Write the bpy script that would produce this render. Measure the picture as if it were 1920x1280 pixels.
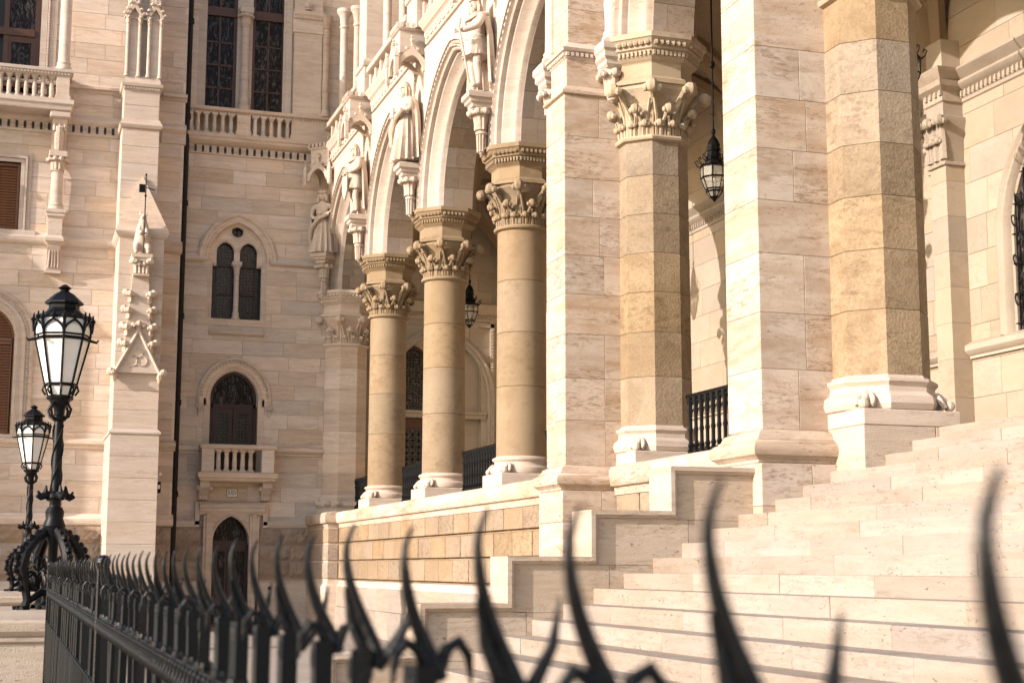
import bpy, bmesh, math, random
from mathutils import Vector, Matrix

for o in list(bpy.data.objects):
    bpy.data.objects.remove(o)
scene = bpy.context.scene
COL = scene.collection
RND = random.Random(7)

# ------------------------------------------------------------------ camera
cam_d = bpy.data.cameras.new('camera')
cam = bpy.data.objects.new('camera', cam_d)
COL.objects.link(cam)
yaw, pit, rol = 0.3169, 0.1476, 0.0022
fw = Vector((math.sin(yaw)*math.cos(pit), math.cos(yaw)*math.cos(pit), math.sin(pit)))
rt = Vector((math.cos(yaw), -math.sin(yaw), 0))
up = rt.cross(fw)
r2 = rt*math.cos(rol)+up*math.sin(rol)
u2 = up*math.cos(rol)-rt*math.sin(rol)
cam.matrix_world = Matrix(((r2.x, u2.x, -fw.x, 0), (r2.y, u2.y, -fw.y, 0), (r2.z, u2.z, -fw.z, 1.6), (0, 0, 0, 1)))
cam_d.sensor_width = 36
cam_d.lens = 53.6
cam_d.clip_start = 0.05
cam_d.clip_end = 600
cam_d.dof.use_dof = True
cam_d.dof.focus_distance = 19
cam_d.dof.aperture_fstop = 7.0
scene.camera = cam

# ------------------------------------------------------------------ sun and sky
SUN_DIR = Vector((1.0, 0.255, -0.39)).normalized()
world = bpy.data.worlds.new('World')
scene.world = world
world.use_nodes = True
wn = world.node_tree
wn.nodes.clear()
sky = wn.nodes.new('ShaderNodeTexSky')
sky.sky_type = 'NISHITA'
sky.sun_disc = False
sky.sun_elevation = math.asin(-SUN_DIR.z)
sky.sun_rotation = math.atan2(-SUN_DIR.x, -SUN_DIR.y)
sky.dust_density = 2.0
bg = wn.nodes.new('ShaderNodeBackground')
bg.inputs['Strength'].default_value = 0.11
wo = wn.nodes.new('ShaderNodeOutputWorld')
wn.links.new(sky.outputs[0], bg.inputs[0])
wn.links.new(bg.outputs[0], wo.inputs[0])
sun_d = bpy.data.lights.new('sun', 'SUN')
sun_d.energy = 2.8
sun_d.angle = math.radians(0.5)
sun_d.color = (1.0, 0.885, 0.83)
sun = bpy.data.objects.new('sun', sun_d)
COL.objects.link(sun)
sun.rotation_euler = SUN_DIR.to_track_quat('-Z', 'Y').to_euler()
vs = scene.view_settings
vs.view_transform = 'Standard'
vs.look = 'None'
vs.gamma = 1
vs.use_curve_mapping = False
vs.exposure = 1.34

# ------------------------------------------------------------------ materials
def new_mat(name):
    m = bpy.data.materials.new(name)
    m.use_nodes = True
    nt = m.node_tree
    return m, nt, nt.nodes['Principled BSDF']

def N(nt, t, **kw):
    n = nt.nodes.new(t)
    for k, v in kw.items():
        if k.startswith('i_'):
            n.inputs[int(k[2:])].default_value = v
        else:
            setattr(n, k, v)
    return n

def ramp(nt, src, p0, p1, c0=(0, 0, 0, 1), c1=(1, 1, 1, 1)):
    r = N(nt, 'ShaderNodeValToRGB')
    r.color_ramp.elements[0].position = p0
    r.color_ramp.elements[1].position = p1
    r.color_ramp.elements[0].color = c0
    r.color_ramp.elements[1].color = c1
    nt.links.new(src, r.inputs[0])
    return r.outputs[0]

def mixc(nt, fac, a, b, mode='MIX'):
    m = N(nt, 'ShaderNodeMix', data_type='RGBA', blend_type=mode)
    for inp, v in ((m.inputs[0], fac), (m.inputs[6], a), (m.inputs[7], b)):
        if hasattr(v, 'links') or hasattr(v, 'is_linked'):
            nt.links.new(v, inp)
        elif isinstance(v, (int, float)):
            inp.default_value = v
        else:
            inp.default_value = (*v, 1)
    return m.outputs[2]

def noise(nt, vec, scale, detail=4, rough=0.55, dist=0.0):
    n = N(nt, 'ShaderNodeTexNoise')
    n.inputs['Scale'].default_value = scale
    n.inputs['Detail'].default_value = detail
    n.inputs['Roughness'].default_value = rough
    n.inputs['Distortion'].default_value = dist
    nt.links.new(vec, n.inputs['Vector'])
    return n.outputs[0]

def stone(name, base, vein, stain, band=7.0, vamt=0.5, samt=0.45, tone=0.12, bump=0.25, grain=60, pits=0.5, rough=0.85, scale=1.0, patch=0.0, mottle=0.0, gamt=0.16, swirl=1.0):
    m, nt, b = new_mat(name)
    L = nt.links
    tc = N(nt, 'ShaderNodeTexCoord')
    oi = N(nt, 'ShaderNodeObjectInfo')
    off = N(nt, 'ShaderNodeVectorMath', operation='SCALE')
    off.inputs[0].default_value = (37.1, 51.7, 23.3)
    L.new(oi.outputs['Random'], off.inputs['Scale'])
    add = N(nt, 'ShaderNodeVectorMath', operation='ADD')
    L.new(tc.outputs['Object'], add.inputs[0])
    L.new(off.outputs[0], add.inputs[1])
    mp = N(nt, 'ShaderNodeMapping')
    mp.inputs['Scale'].default_value = (scale, scale, scale*band)
    L.new(add.outputs[0], mp.inputs[0])
    v_b = noise(nt, mp.outputs[0], 0.9, 5, 0.6, 0.6)          # bedding
    v_b2 = noise(nt, mp.outputs[0], 3.2, 4, 0.6, 0.3)
    big = noise(nt, add.outputs[0], 0.8*scale, 4, 0.6, 0.4)   # blotches
    fine = noise(nt, add.outputs[0], grain, 3, 0.6)
    c = mixc(nt, ramp(nt, v_b, 0.42, 0.68), base, vein)
    c = mixc(nt, vamt, base, c)
    c = mixc(nt, mixf(nt, ramp(nt, v_b2, 0.55, 0.75), vamt*0.6), c, vein)
    st = ramp(nt, big, 0.5, 0.78)
    c = mixc(nt, mixf(nt, st, samt), c, stain)
    # fine grain
    c = mixc(nt, mixf(nt, ramp(nt, fine, 0.35, 0.7), gamt), c, (base[0]*0.55, base[1]*0.5, base[2]*0.45))
    # pits stretched along the bed
    mp2 = N(nt, 'ShaderNodeMapping')
    mp2.inputs['Scale'].default_value = (scale*1.0, scale*1.0, scale*2.6)
    L.new(add.outputs[0], mp2.inputs[0])
    pit_ = noise(nt, mp2.outputs[0], 19, 2, 0.5)
    zone = ramp(nt, noise(nt, mp.outputs[0], 1.7, 3, 0.5), 0.48, 0.62)
    pm = ramp(nt, pit_, 0.63, 0.69)
    pz = N(nt, 'ShaderNodeMath', operation='MULTIPLY')
    L.new(pm, pz.inputs[0]); L.new(zone, pz.inputs[1])
    c = mixc(nt, mixf(nt, pz.outputs[0], pits*0.7), c, (vein[0]*0.45, vein[1]*0.4, vein[2]*0.35))
    if patch > 0:
        w = noise(nt, add.outputs[0], 2.1*scale, 5, 0.7, 1.2*swirl)
        c = mixc(nt, mixf(nt, ramp(nt, w, 0.52, 0.6), patch), c, stain)
    if mottle > 0:      # weathered mottling gathered in the softer beds
        mp3 = N(nt, 'ShaderNodeMapping')
        mp3.inputs['Scale'].default_value = (scale*0.8, scale*0.8, scale*(3.4 if band > 3 else 1.6))
        L.new(add.outputs[0], mp3.inputs[0])
        w3 = noise(nt, mp3.outputs[0], 7.5, 6, 0.74, 0.9*swirl)
        z3 = ramp(nt, noise(nt, mp.outputs[0], 0.5, 4, 0.6, 0.4), 0.44, 0.58)
        q3 = N(nt, 'ShaderNodeMath', operation='MULTIPLY')
        L.new(ramp(nt, w3, 0.49, 0.61), q3.inputs[0]); L.new(z3, q3.inputs[1])
        c = mixc(nt, mixf(nt, q3.outputs[0], mottle), c, tuple(0.68*x for x in stain))
    # block to block tone
    hv = N(nt, 'ShaderNodeHueSaturation')
    mr = N(nt, 'ShaderNodeMapRange')
    mr.inputs['To Min'].default_value = 1-tone
    mr.inputs['To Max'].default_value = 1+tone*0.6
    L.new(oi.outputs['Random'], mr.inputs[0])
    L.new(mr.outputs[0], hv.inputs['Value'])
    mr2 = N(nt, 'ShaderNodeMapRange')
    fr = N(nt, 'ShaderNodeMath', operation='FRACT')
    mu = N(nt, 'ShaderNodeMath', operation='MULTIPLY'); mu.inputs[1].default_value = 13.7
    L.new(oi.outputs['Random'], mu.inputs[0]); L.new(mu.outputs[0], fr.inputs[0]); L.new(fr.outputs[0], mr2.inputs[0])
    mr2.inputs['To Min'].default_value = 1-tone*1.2
    mr2.inputs['To Max'].default_value = 1+tone*1.2
    L.new(mr2.outputs[0], hv.inputs['Saturation'])
    L.new(c, hv.inputs['Color'])
    L.new(hv.outputs[0], b.inputs['Base Color'])
    b.inputs['Roughness'].default_value = rough
    b.inputs['Specular IOR Level'].default_value = 0.25
    # relief
    h = N(nt, 'ShaderNodeMath', operation='ADD')
    L.new(fine, h.inputs[0]); L.new(v_b2, h.inputs[1])
    h2 = N(nt, 'ShaderNodeMath', operation='SUBTRACT')
    L.new(h.outputs[0], h2.inputs[0]); L.new(pz.outputs[0], h2.inputs[1])
    bp = N(nt, 'ShaderNodeBump')
    bp.inputs['Strength'].default_value = bump
    bp.inputs['Distance'].default_value = 0.012
    L.new(h2.outputs[0], bp.inputs['Height'])
    L.new(bp.outputs[0], b.inputs['Normal'])
    return m

def mixf(nt, sock, k):
    mu = N(nt, 'ShaderNodeMath', operation='MULTIPLY')
    nt.links.new(sock, mu.inputs[0])
    mu.inputs[1].default_value = k
    return mu.outputs[0]

def plain(name, col, rough=0.5, metal=0.0, spec=0.5, var=0.25, nscale=9.0, bump=0.0, bscale=80):
    m, nt, b = new_mat(name)
    tc = N(nt, 'ShaderNodeTexCoord')
    n1 = noise(nt, tc.outputs['Object'], nscale, 4, 0.6)
    c = mixc(nt, mixf(nt, ramp(nt, n1, 0.35, 0.7), var), col, tuple(x*0.45 for x in col))
    nt.links.new(c, b.inputs['Base Color'])
    r = N(nt, 'ShaderNodeMapRange')
    r.inputs['To Min'].default_value = max(0.02, rough-0.12)
    r.inputs['To Max'].default_value = min(1, rough+0.15)
    nt.links.new(n1, r.inputs[0])
    nt.links.new(r.outputs[0], b.inputs['Roughness'])
    b.inputs['Metallic'].default_value = metal
    b.inputs['Specular IOR Level'].default_value = spec
    if bump:
        bp = N(nt, 'ShaderNodeBump')
        bp.inputs['Strength'].default_value = bump
        bp.inputs['Distance'].default_value = 0.004
        nt.links.new(noise(nt, tc.outputs['Object'], bscale, 3, 0.6), bp.inputs['Height'])
        nt.links.new(bp.outputs[0], b.inputs['Normal'])
    return m

def wood(name, c0, c1):
    m, nt, b = new_mat(name)
    tc = N(nt, 'ShaderNodeTexCoord')
    mp = N(nt, 'ShaderNodeMapping')
    mp.inputs['Scale'].default_value = (14, 14, 1.2)
    nt.links.new(tc.outputs['Object'], mp.inputs[0])
    n1 = noise(nt, mp.outputs[0], 2.5, 5, 0.65, 0.8)
    nt.links.new(mixc(nt, ramp(nt, n1, 0.3, 0.7), c0, c1), b.inputs['Base Color'])
    b.inputs['Roughness'].default_value = 0.45
    return m

def glass_dark(name, tint=(0.02, 0.025, 0.03), wav=0.35, scale=3.0, spec=0.8):
    m, nt, b = new_mat(name)
    tc = N(nt, 'ShaderNodeTexCoord')
    mpg = N(nt, 'ShaderNodeMapping')
    mpg.inputs['Scale'].default_value = (3.2, 3.2, 1.0)
    nt.links.new(tc.outputs['Object'], mpg.inputs[0])
    n1 = noise(nt, mpg.outputs[0], scale, 4, 0.6, 2.2)
    nt.links.new(mixc(nt, ramp(nt, n1, 0.5, 0.72), tint, tuple(min(1, x*9+0.02) for x in tint)), b.inputs['Base Color'])  # streaky pale noise paints curtain folds and reflections into the glass
    b.inputs['Roughness'].default_value = 0.06
    b.inputs['Specular IOR Level'].default_value = spec
    bp = N(nt, 'ShaderNodeBump')
    bp.inputs['Strength'].default_value = wav
    bp.inputs['Distance'].default_value = 0.03
    nt.links.new(n1, bp.inputs['Height'])
    nt.links.new(bp.outputs[0], b.inputs['Normal'])
    return m

def lattice_glass(name):
    m, nt, b = new_mat(name)
    tc = N(nt, 'ShaderNodeTexCoord')
    mp = N(nt, 'ShaderNodeMapping')
    mp.inputs['Scale'].default_value = (1, 0.02, 1)
    nt.links.new(tc.outputs['Object'], mp.inputs[0])
    v = N(nt, 'ShaderNodeTexVoronoi', feature='DISTANCE_TO_EDGE')
    v.inputs['Scale'].default_value = 11
    v.inputs['Randomness'].default_value = 0.25
    nt.links.new(mp.outputs[0], v.inputs['Vector'])
    f = ramp(nt, v.outputs['Distance'], 0.03, 0.09, (1, 1, 1, 1), (0, 0, 0, 1))
    nt.links.new(mixc(nt, f, (0.005, 0.0045, 0.004), (0.06, 0.052, 0.044)), b.inputs['Base Color'])
    b.inputs['Roughness'].default_value = 0.25
    return m

CREAM = stone('travertine_cream', (0.56, 0.475, 0.40), (0.41, 0.315, 0.24), (0.40, 0.285, 0.20), band=9, vamt=0.5, samt=0.35, tone=0.08, bump=0.25, mottle=0.35)
WALL = stone('limestone_wall', (0.67, 0.555, 0.45), (0.48, 0.37, 0.28), (0.39, 0.285, 0.20), band=8, vamt=0.6, samt=0.35, tone=0.15, bump=0.3, mottle=0.35)
PIER = stone('travertine_pier', (0.55, 0.46, 0.375), (0.37, 0.26, 0.17), (0.33, 0.215, 0.13), band=5, vamt=0.8, samt=0.45, tone=0.09, bump=0.35, pits=0.9, patch=0.22, mottle=0.75)
STEP = stone('travertine_step', (0.345, 0.294, 0.246), (0.255, 0.195, 0.14), (0.235, 0.178, 0.125), band=8, vamt=0.45, samt=0.35, tone=0.14, bump=0.4, pits=1.1, mottle=0.4)
PARA = stone('travertine_parapet', (0.49, 0.405, 0.32), (0.35, 0.26, 0.18), (0.35, 0.26, 0.175), band=7, vamt=0.5, samt=0.4, tone=0.07, bump=0.4, pits=1.0, mottle=0.6)
OCHRE = stone('sandstone_ochre', (0.345, 0.265, 0.172), (0.215, 0.15, 0.086), (0.165, 0.11, 0.06), band=1.4, vamt=0.45, samt=0.5, tone=0.17, bump=0.6, grain=30, pits=0.6, patch=0.3, mottle=0.5, gamt=0.5, swirl=0.15)
COLM = stone('sandstone_column', (0.28, 0.212, 0.134), (0.205, 0.142, 0.08), (0.18, 0.116, 0.06), band=1.2, vamt=0.35, samt=0.5, tone=0.07, bump=0.25, pits=0.3, patch=0.3, mottle=0.35, swirl=0.25)
INNER = stone('sandstone_inner', (0.38, 0.315, 0.24), (0.29, 0.225, 0.155), (0.28, 0.21, 0.135), band=1.5, vamt=0.35, samt=0.35, tone=0.12, bump=0.28, pits=0.3, mottle=0.3)
RUST = stone('rustic_limestone', (0.33, 0.25, 0.168), (0.23, 0.155, 0.087), (0.20, 0.13, 0.068), band=1.5, vamt=0.5, samt=0.45, tone=0.13, bump=1.0, grain=22, pits=0.7, mottle=0.6, gamt=0.45, swirl=0.2)
ROUGHB = stone('rough_block', (0.42, 0.33, 0.255), (0.29, 0.215, 0.155), (0.24, 0.17, 0.115), band=1.3, vamt=0.5, samt=0.5, tone=0.16, bump=1.0, grain=17, pits=0.6, mottle=0.5, gamt=0.5, swirl=0.2)
CAPO = stone('capital_stone', (0.42, 0.34, 0.24), (0.31, 0.235, 0.15), (0.26, 0.185, 0.11), band=1.5, vamt=0.35, samt=0.45, tone=0.05, bump=0.35, mottle=0.35, swirl=0.3)
CARVE = stone('carved_limestone', (0.56, 0.47, 0.385), (0.42, 0.32, 0.235), (0.33, 0.245, 0.18), band=2, vamt=0.35, samt=0.45, tone=0.06, bump=0.35, mottle=0.4)
SOFF = stone('soffit_stone', (0.33, 0.265, 0.205), (0.23, 0.172, 0.12), (0.18, 0.125, 0.082), band=2, vamt=0.4, samt=0.4, tone=0.22, bump=0.4, mottle=0.4)  # grey-brown stone, darkened further to carry shade under the arches
VAULT = stone('sandstone_inner_shaded', (0.27, 0.20, 0.13), (0.20, 0.14, 0.085), (0.18, 0.122, 0.07), band=1.5, vamt=0.35, samt=0.35, tone=0.12, bump=0.28, pits=0.3, mottle=0.3)  # darker copy of the inner stone; interior shade put into its colour
PAVE = stone('paving', (0.34, 0.30, 0.26), (0.25, 0.21, 0.175), (0.22, 0.185, 0.15), band=1, vamt=0.4, samt=0.4, tone=0.1, bump=0.3)
IRON = plain('black_iron', (0.003, 0.003, 0.0035), 0.42, 0.0, 0.2, 0.3, 14, 0.35, 70)
FIRON = plain('fence_iron', (0.0035, 0.0035, 0.0034), 0.32, 0.0, 0.25, 0.4, 30, 0.5, 160)
PIPE = plain('pipe_paint', (0.016, 0.013, 0.012), 0.6, 0, 0.3, 0.3)
WOOD = wood('oak_brown', (0.05, 0.02, 0.009), (0.095, 0.038, 0.015))
WOODR = wood('wood_reddish', (0.022, 0.007, 0.004), (0.04, 0.012, 0.006))
SHUT = wood('shutter_wood', (0.13, 0.05, 0.016), (0.20, 0.082, 0.028))
GLASS = glass_dark('window_glass', (0.012, 0.010, 0.009), 0.25, 2.6, 0.12)
LATT = lattice_glass('lattice_glass')
MILK = plain('milk_glass', (0.80, 0.77, 0.71), 0.3, 0, 0.5, 0.08)
LGLASS = glass_dark('lantern_glass', (0.055, 0.05, 0.038), 0.1, 6, 0.6)
PLATE = plain('enamel_white', (0.74, 0.70, 0.60), 0.4, 0, 0.5, 0.1)
INK = plain('black_paint', (0.012, 0.012, 0.012), 0.5)
BULB = plain('bulb_glass', (0.85, 0.84, 0.8), 0.2)
BRASS = plain('bronze_plaque', (0.28, 0.15, 0.04), 0.4, 0.6)

# ------------------------------------------------------------------ mesh helpers
class MB:
    def __init__(s):
        s.v = []; s.f = []
    def add(s, vs_, fs):
        o = len(s.v)
        s.v += [tuple(p) for p in vs_]
        s.f += [tuple(i+o for i in f) for f in fs]
        return s
    def box(s, x0, x1, y0, y1, z0, z1, c=0.0):
        if c <= 0:
            return s.add([(x0,y0,z0),(x1,y0,z0),(x1,y1,z0),(x0,y1,z0),(x0,y0,z1),(x1,y0,z1),(x1,y1,z1),(x0,y1,z1)],
                         [(0,3,2,1),(4,5,6,7),(0,1,5,4),(1,2,6,5),(2,3,7,6),(3,0,4,7)])
        A = ((x0, x1), (y0, y1), (z0, z1)); vs_ = []; idx = {}
        for i in (0, 1):
            for j in (0, 1):
                for k in (0, 1):
                    for ax in range(3):
                        p = []
                        for a, q in ((0, i), (1, j), (2, k)):
                            e = A[a][q]
                            p.append(e if a == ax else e+(c if q == 0 else -c))
                        idx[(i, j, k, ax)] = len(vs_); vs_.append(p)
        fs = []
        for q in (0, 1):
            fs.append([idx[(q, a, b, 0)] for a, b in ((0,0),(1,0),(1,1),(0,1))])
            fs.append([idx[(a, q, b, 1)] for a, b in ((0,0),(1,0),(1,1),(0,1))])
            fs.append([idx[(a, b, q, 2)] for a, b in ((0,0),(1,0),(1,1),(0,1))])
        for a in (0, 1):
            for b in (0, 1):
                fs.append([idx[(a, b, 0, 0)], idx[(a, b, 1, 0)], idx[(a, b, 1, 1)], idx[(a, b, 0, 1)]])
                fs.append([idx[(a, 0, b, 0)], idx[(a, 1, b, 0)], idx[(a, 1, b, 2)], idx[(a, 0, b, 2)]])
                fs.append([idx[(0, a, b, 1)], idx[(1, a, b, 1)], idx[(1, a, b, 2)], idx[(0, a, b, 2)]])
                for k in (0, 1):
                    fs.append([idx[(a, b, k, 0)], idx[(a, b, k, 1)], idx[(a, b, k, 2)]])
        return s.add(vs_, fs)
    def skin(s, rows, cu=False, cv=False, cap0=False, cap1=False):
        n = len(rows[0]); m = len(rows); vs_ = [p for r in rows for p in r]; fs = []
        for i in range(m if cv else m-1):
            for j in range(n if cu else n-1):
                a = i*n+j; b = i*n+(j+1) % n; c = ((i+1) % m)*n+(j+1) % n; d = ((i+1) % m)*n+j
                fs.append((a, b, c, d))
        if cap0: fs.append(tuple(range(n)))
        if cap1: fs.append(tuple((m-1)*n+j for j in range(n)))
        return s.add(vs_, fs)
    def lathe(s, prof, cx=0, cy=0, seg=24, rot=0.0, z0=0.0, cap=True):
        k = 1/math.cos(math.pi/seg) if seg <= 8 else 1
        rows = [[(cx+r*k*math.cos(rot+2*math.pi*j/seg), cy+r*k*math.sin(rot+2*math.pi*j/seg), z0+z) for j in range(seg)] for r, z in prof]
        return s.skin(rows, cu=True, cap0=cap, cap1=cap)
    def rect(s, x0, x1, y0, y1, prof, cap=True):
        rows = [[(x0-o, y0-o, z), (x1+o, y0-o, z), (x1+o, y1+o, z), (x0-o, y1+o, z)] for o, z in prof]
        return s.skin(rows, cu=True, cap0=cap, cap1=cap)
    def tube(s, path, r, seg=8, cap=True, closed=False):
        P = [Vector(p) for p in path]; n = len(P); rows = []
        rr = r if isinstance(r, (list, tuple)) else [r]*n
        prev = None
        for i in range(n):
            if closed: t = P[(i+1) % n]-P[i-1]
            else: t = P[min(i+1, n-1)]-P[max(i-1, 0)]
            if t.length < 1e-9: t = Vector((0, 0, 1))
            t.normalize()
            if prev is None:
                a = Vector((0, 0, 1)) if abs(t.z) < 0.9 else Vector((1, 0, 0))
                u = t.cross(a).normalized()
            else:
                u = (prev-t*prev.dot(t))
                u = u.normalized() if u.length > 1e-6 else t.orthogonal().normalized()
            w = t.cross(u); prev = u
            rows.append([tuple(P[i]+(u*math.cos(2*math.pi*j/seg)+w*math.sin(2*math.pi*j/seg))*rr[i]) for j in range(seg)])
        return s.skin(rows, cu=True, cv=closed, cap0=cap and not closed, cap1=cap and not closed)
    def prism(s, poly, ax, a0, a1):
        f = {'x': lambda p, a: (a, p[0], p[1]), 'y': lambda p, a: (p[0], a, p[1]), 'z': lambda p, a: (p[0], p[1], a)}[ax]
        return s.skin([[f(p, a0) for p in poly], [f(p, a1) for p in poly]], cu=True, cap0=True, cap1=True)
    def ball(s, c, r, sx=1, sy=1, sz=1, seg=8, rings=6):
        rows = []
        for i in range(rings+1):
            a = -math.pi/2+math.pi*i/rings
            q = max(math.cos(a), 0.02)
            rows.append([(c[0]+r*sx*q*math.cos(2*math.pi*j/seg), c[1]+r*sy*q*math.sin(2*math.pi*j/seg), c[2]+r*sz*math.sin(a)) for j in range(seg)])
        return s.skin(rows, cu=True, cap0=True, cap1=True)
    def mesh(s, name, smooth=True, ang=32):
        me = bpy.data.meshes.new(name)
        me.from_pydata(s.v, [], s.f)
        bm = bmesh.new(); bm.from_mesh(me)
        bmesh.ops.recalc_face_normals(bm, faces=bm.faces[:])
        bm.to_mesh(me); bm.free()
        if smooth:
            me.polygons.foreach_set('use_smooth', [True]*len(me.polygons))
            me.set_sharp_from_angle(angle=math.radians(ang))
        return me

def wmat(p):
    if p is None or p.get('_w'): return Matrix.Identity(4)
    return wmat(p.parent) @ Matrix.Translation(p.location) @ p.rotation_euler.to_matrix().to_4x4()

def link(o, parent=None, local=False):
    COL.objects.link(o)
    if parent is not None:
        o.parent = parent
        if not local:
            o.matrix_parent_inverse = wmat(parent).inverted()
    return o

def obj(name, mb, mat, parent=None, local=False, smooth=True, kind=None, label=None):
    me = mb if isinstance(mb, bpy.types.Mesh) else mb.mesh(name, smooth)
    if not me.materials: me.materials.append(mat)
    o = bpy.data.objects.new(name, me)
    if parent is not None and not local:
        o['_w'] = 1
    link(o, parent, local)
    if kind: o['kind'] = kind
    if label: o['label'] = label
    return o

def tag(o, label, cat, group=None, kind=None):
    o['label'] = label
    if cat: o['category'] = cat
    if group: o['group'] = group
    if kind: o['kind'] = kind
    return o

def thing(name, loc, label, cat, group=None, rz=0.0):
    o = bpy.data.objects.new(name, None)
    o.empty_display_size = 0.2
    o.location = loc
    o.rotation_euler = (0, 0, rz)
    COL.objects.link(o)
    return tag(o, label, cat, group)

def copy_tree(src, parent=None):
    c = src.copy(); COL.objects.link(c)
    if parent is not None: c.parent = parent
    for ch in [x for x in bpy.data.objects if x.parent == src]:
        copy_tree(ch, c)
    return c

FA = lambda u, d, z: (d, u, z)      # planes along the arcade: u runs in Y, depth in X
FF = lambda u, d, z: (u, d, z)      # planes across: u runs in X, depth in Y

def clip(poly, a, b, keep_left):
    out = []; n = len(poly)
    def side(p):
        s_ = (b[0]-a[0])*(p[1]-a[1])-(b[1]-a[1])*(p[0]-a[0])
        return s_ if keep_left else -s_
    for i in range(n):
        p, q = poly[i], poly[(i+1) % n]; sp, sq = side(p), side(q)
        if sp >= 0: out.append(p)
        if (sp > 0 and sq < 0) or (sp < 0 and sq > 0):
            t = sp/(sp-sq); out.append((p[0]+t*(q[0]-p[0]), p[1]+t*(q[1]-p[1])))
    return out

def area(p):
    return abs(sum(p[i][0]*p[(i+1) % len(p)][1]-p[(i+1) % len(p)][0]*p[i][1] for i in range(len(p))))/2 if len(p) > 2 else 0

def subtract(polys, hole):
    res = []
    hx = [p[0] for p in hole]; hz = [p[1] for p in hole]
    for p in polys:
        if max(q[0] for q in p) <= min(hx) or min(q[0] for q in p) >= max(hx) or max(q[1] for q in p) <= min(hz) or min(q[1] for q in p) >= max(hz):
            res.append(p); continue
        rem = p
        for i in range(len(hole)):
            a, b = hole[i], hole[(i+1) % len(hole)]
            o = clip(rem, a, b, False)
            if area(o) > 2e-4: res.append(o)
            rem = clip(rem, a, b, True)
            if area(rem) < 2e-4: break
    return res

def rpoly(u0, u1, z0, z1):
    return [(u0, z0), (u1, z0), (u1, z1), (u0, z1)]

def arch_pts(half, R, z0, d=0.0, n=10, uc=0.0, leg=None):
    """pointed arch from right spring over the apex to left spring; d = inward offset"""
    c = R-half; r = R-d; a_ap = math.acos(max(-1, min(1, c/r)))
    right = [(uc-c+r*math.cos(a_ap*i/n), z0+r*math.sin(a_ap*i/n)) for i in range(n+1)]
    left = [(2*uc-p[0], p[1]) for p in right[:-1]][::-1]
    pts = right+left
    if leg is not None:
        pts = [(pts[0][0], leg)]+pts+[(pts[-1][0], leg)]
    return pts

def arch_hole(half, R, z0, zb, d=0.0, n=8, uc=0.0):
    return arch_pts(half, R, z0, d, n, uc, zb)      # counter-clockwise convex

def arch_loft(mb, F, sec, half, R, z0, leg=None, n=12, uc=0.0, closed=False):
    rows = []
    for d, x in sec:
        rows.append([F(u, x, z) for u, z in arch_pts(half, R, z0, d, n, uc, leg)])
    mb.skin(rows, cv=closed)
    return mb

def ashlar(parent, F, u0, u1, z0, z1, course, lens, dfront, thick, mat, holes=(), seed=1, gap=0.0095, name='stone_block', core=True, recess=0.02, skipcore=False, coremat=None, zlist=None):
    rn = random.Random(seed)
    sgn = 1
    zs = zlist
    if zs is None:
        k = max(1, round((z1-z0)/course)); zs = [z0+(z1-z0)*i/k for i in range(k+1)]
    for a, b in zip(zs[:-1], zs[1:]):
        u = u0-rn.random()*lens[0]
        while u < u1-0.02:
            l = lens[0]+(lens[1]-lens[0])*rn.random()
            ua, ub = max(u, u0), min(u+l, u1)
            if u1-ub < lens[0]*0.35: ub = u1
            u = u+l if ub < u1 else u1
            if ub-ua < 0.05: continue
            ps = [rpoly(ua+gap/2, ub-gap/2, a+gap/2, b-gap/2)]
            for h in holes: ps = subtract(ps, h)
            ps = [p for p in ps if area(p) > 1e-3]
            if not ps: continue
            mb = MB()
            jit = rn.uniform(-0.0015, 0.0015)
            for p in ps:
                mb.skin([[F(q[0], dfront+jit, q[1]) for q in p], [F(q[0], dfront+recess+0.03, q[1]) for q in p]], cu=True, cap0=True, cap1=True)
            obj(name, mb, mat, parent, smooth=False)
    if not skipcore:
        mb = MB()
        ps = [rpoly(u0, u1, z0, z1)]
        for h in holes: ps = subtract(ps, h)
        for p in ps:
            mb.skin([[F(q[0], dfront+recess, q[1]) for q in p], [F(q[0], dfront+thick, q[1]) for q in p]], cu=True, cap0=True, cap1=True)
        obj('wall_core', mb, coremat or mat, parent, smooth=False)

def string(parent, F, u0, u1, prof, dref, mat, name='string_course', ends=True):
    """horizontal moulding; prof = [(projection, z)] listed bottom to top, projection towards the viewer"""
    mb = MB()
    rows = [[F(u, dref-p, z) for p, z in prof]+[F(u, dref+0.05, prof[-1][1]), F(u, dref+0.05, prof[0][1])] for u in (u0, u1)]
    mb.skin(rows, cu=True, cap0=ends, cap1=ends)
    return obj(name, mb, mat, parent)

def dentils(parent, F, u0, u1, z0, z1, d0, d1, pitch, fill, mat, name='dentil_row'):
    mb = MB(); n = max(1, int((u1-u0)/pitch)); p = (u1-u0)/n
    for i in range(n):
        a = u0+p*i; pts = [F(a, d0, z0), F(a+p*fill, d0, z0), F(a+p*fill, d1, z0), F(a, d1, z0), F(a, d0, z1), F(a+p*fill, d0, z1), F(a+p*fill, d1, z1), F(a, d1, z1)]
        mb.add(pts, [(0,3,2,1),(4,5,6,7),(0,1,5,4),(1,2,6,5),(2,3,7,6),(3,0,4,7)])
    return obj(name, mb, mat, parent, smooth=False, kind='stuff')

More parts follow.
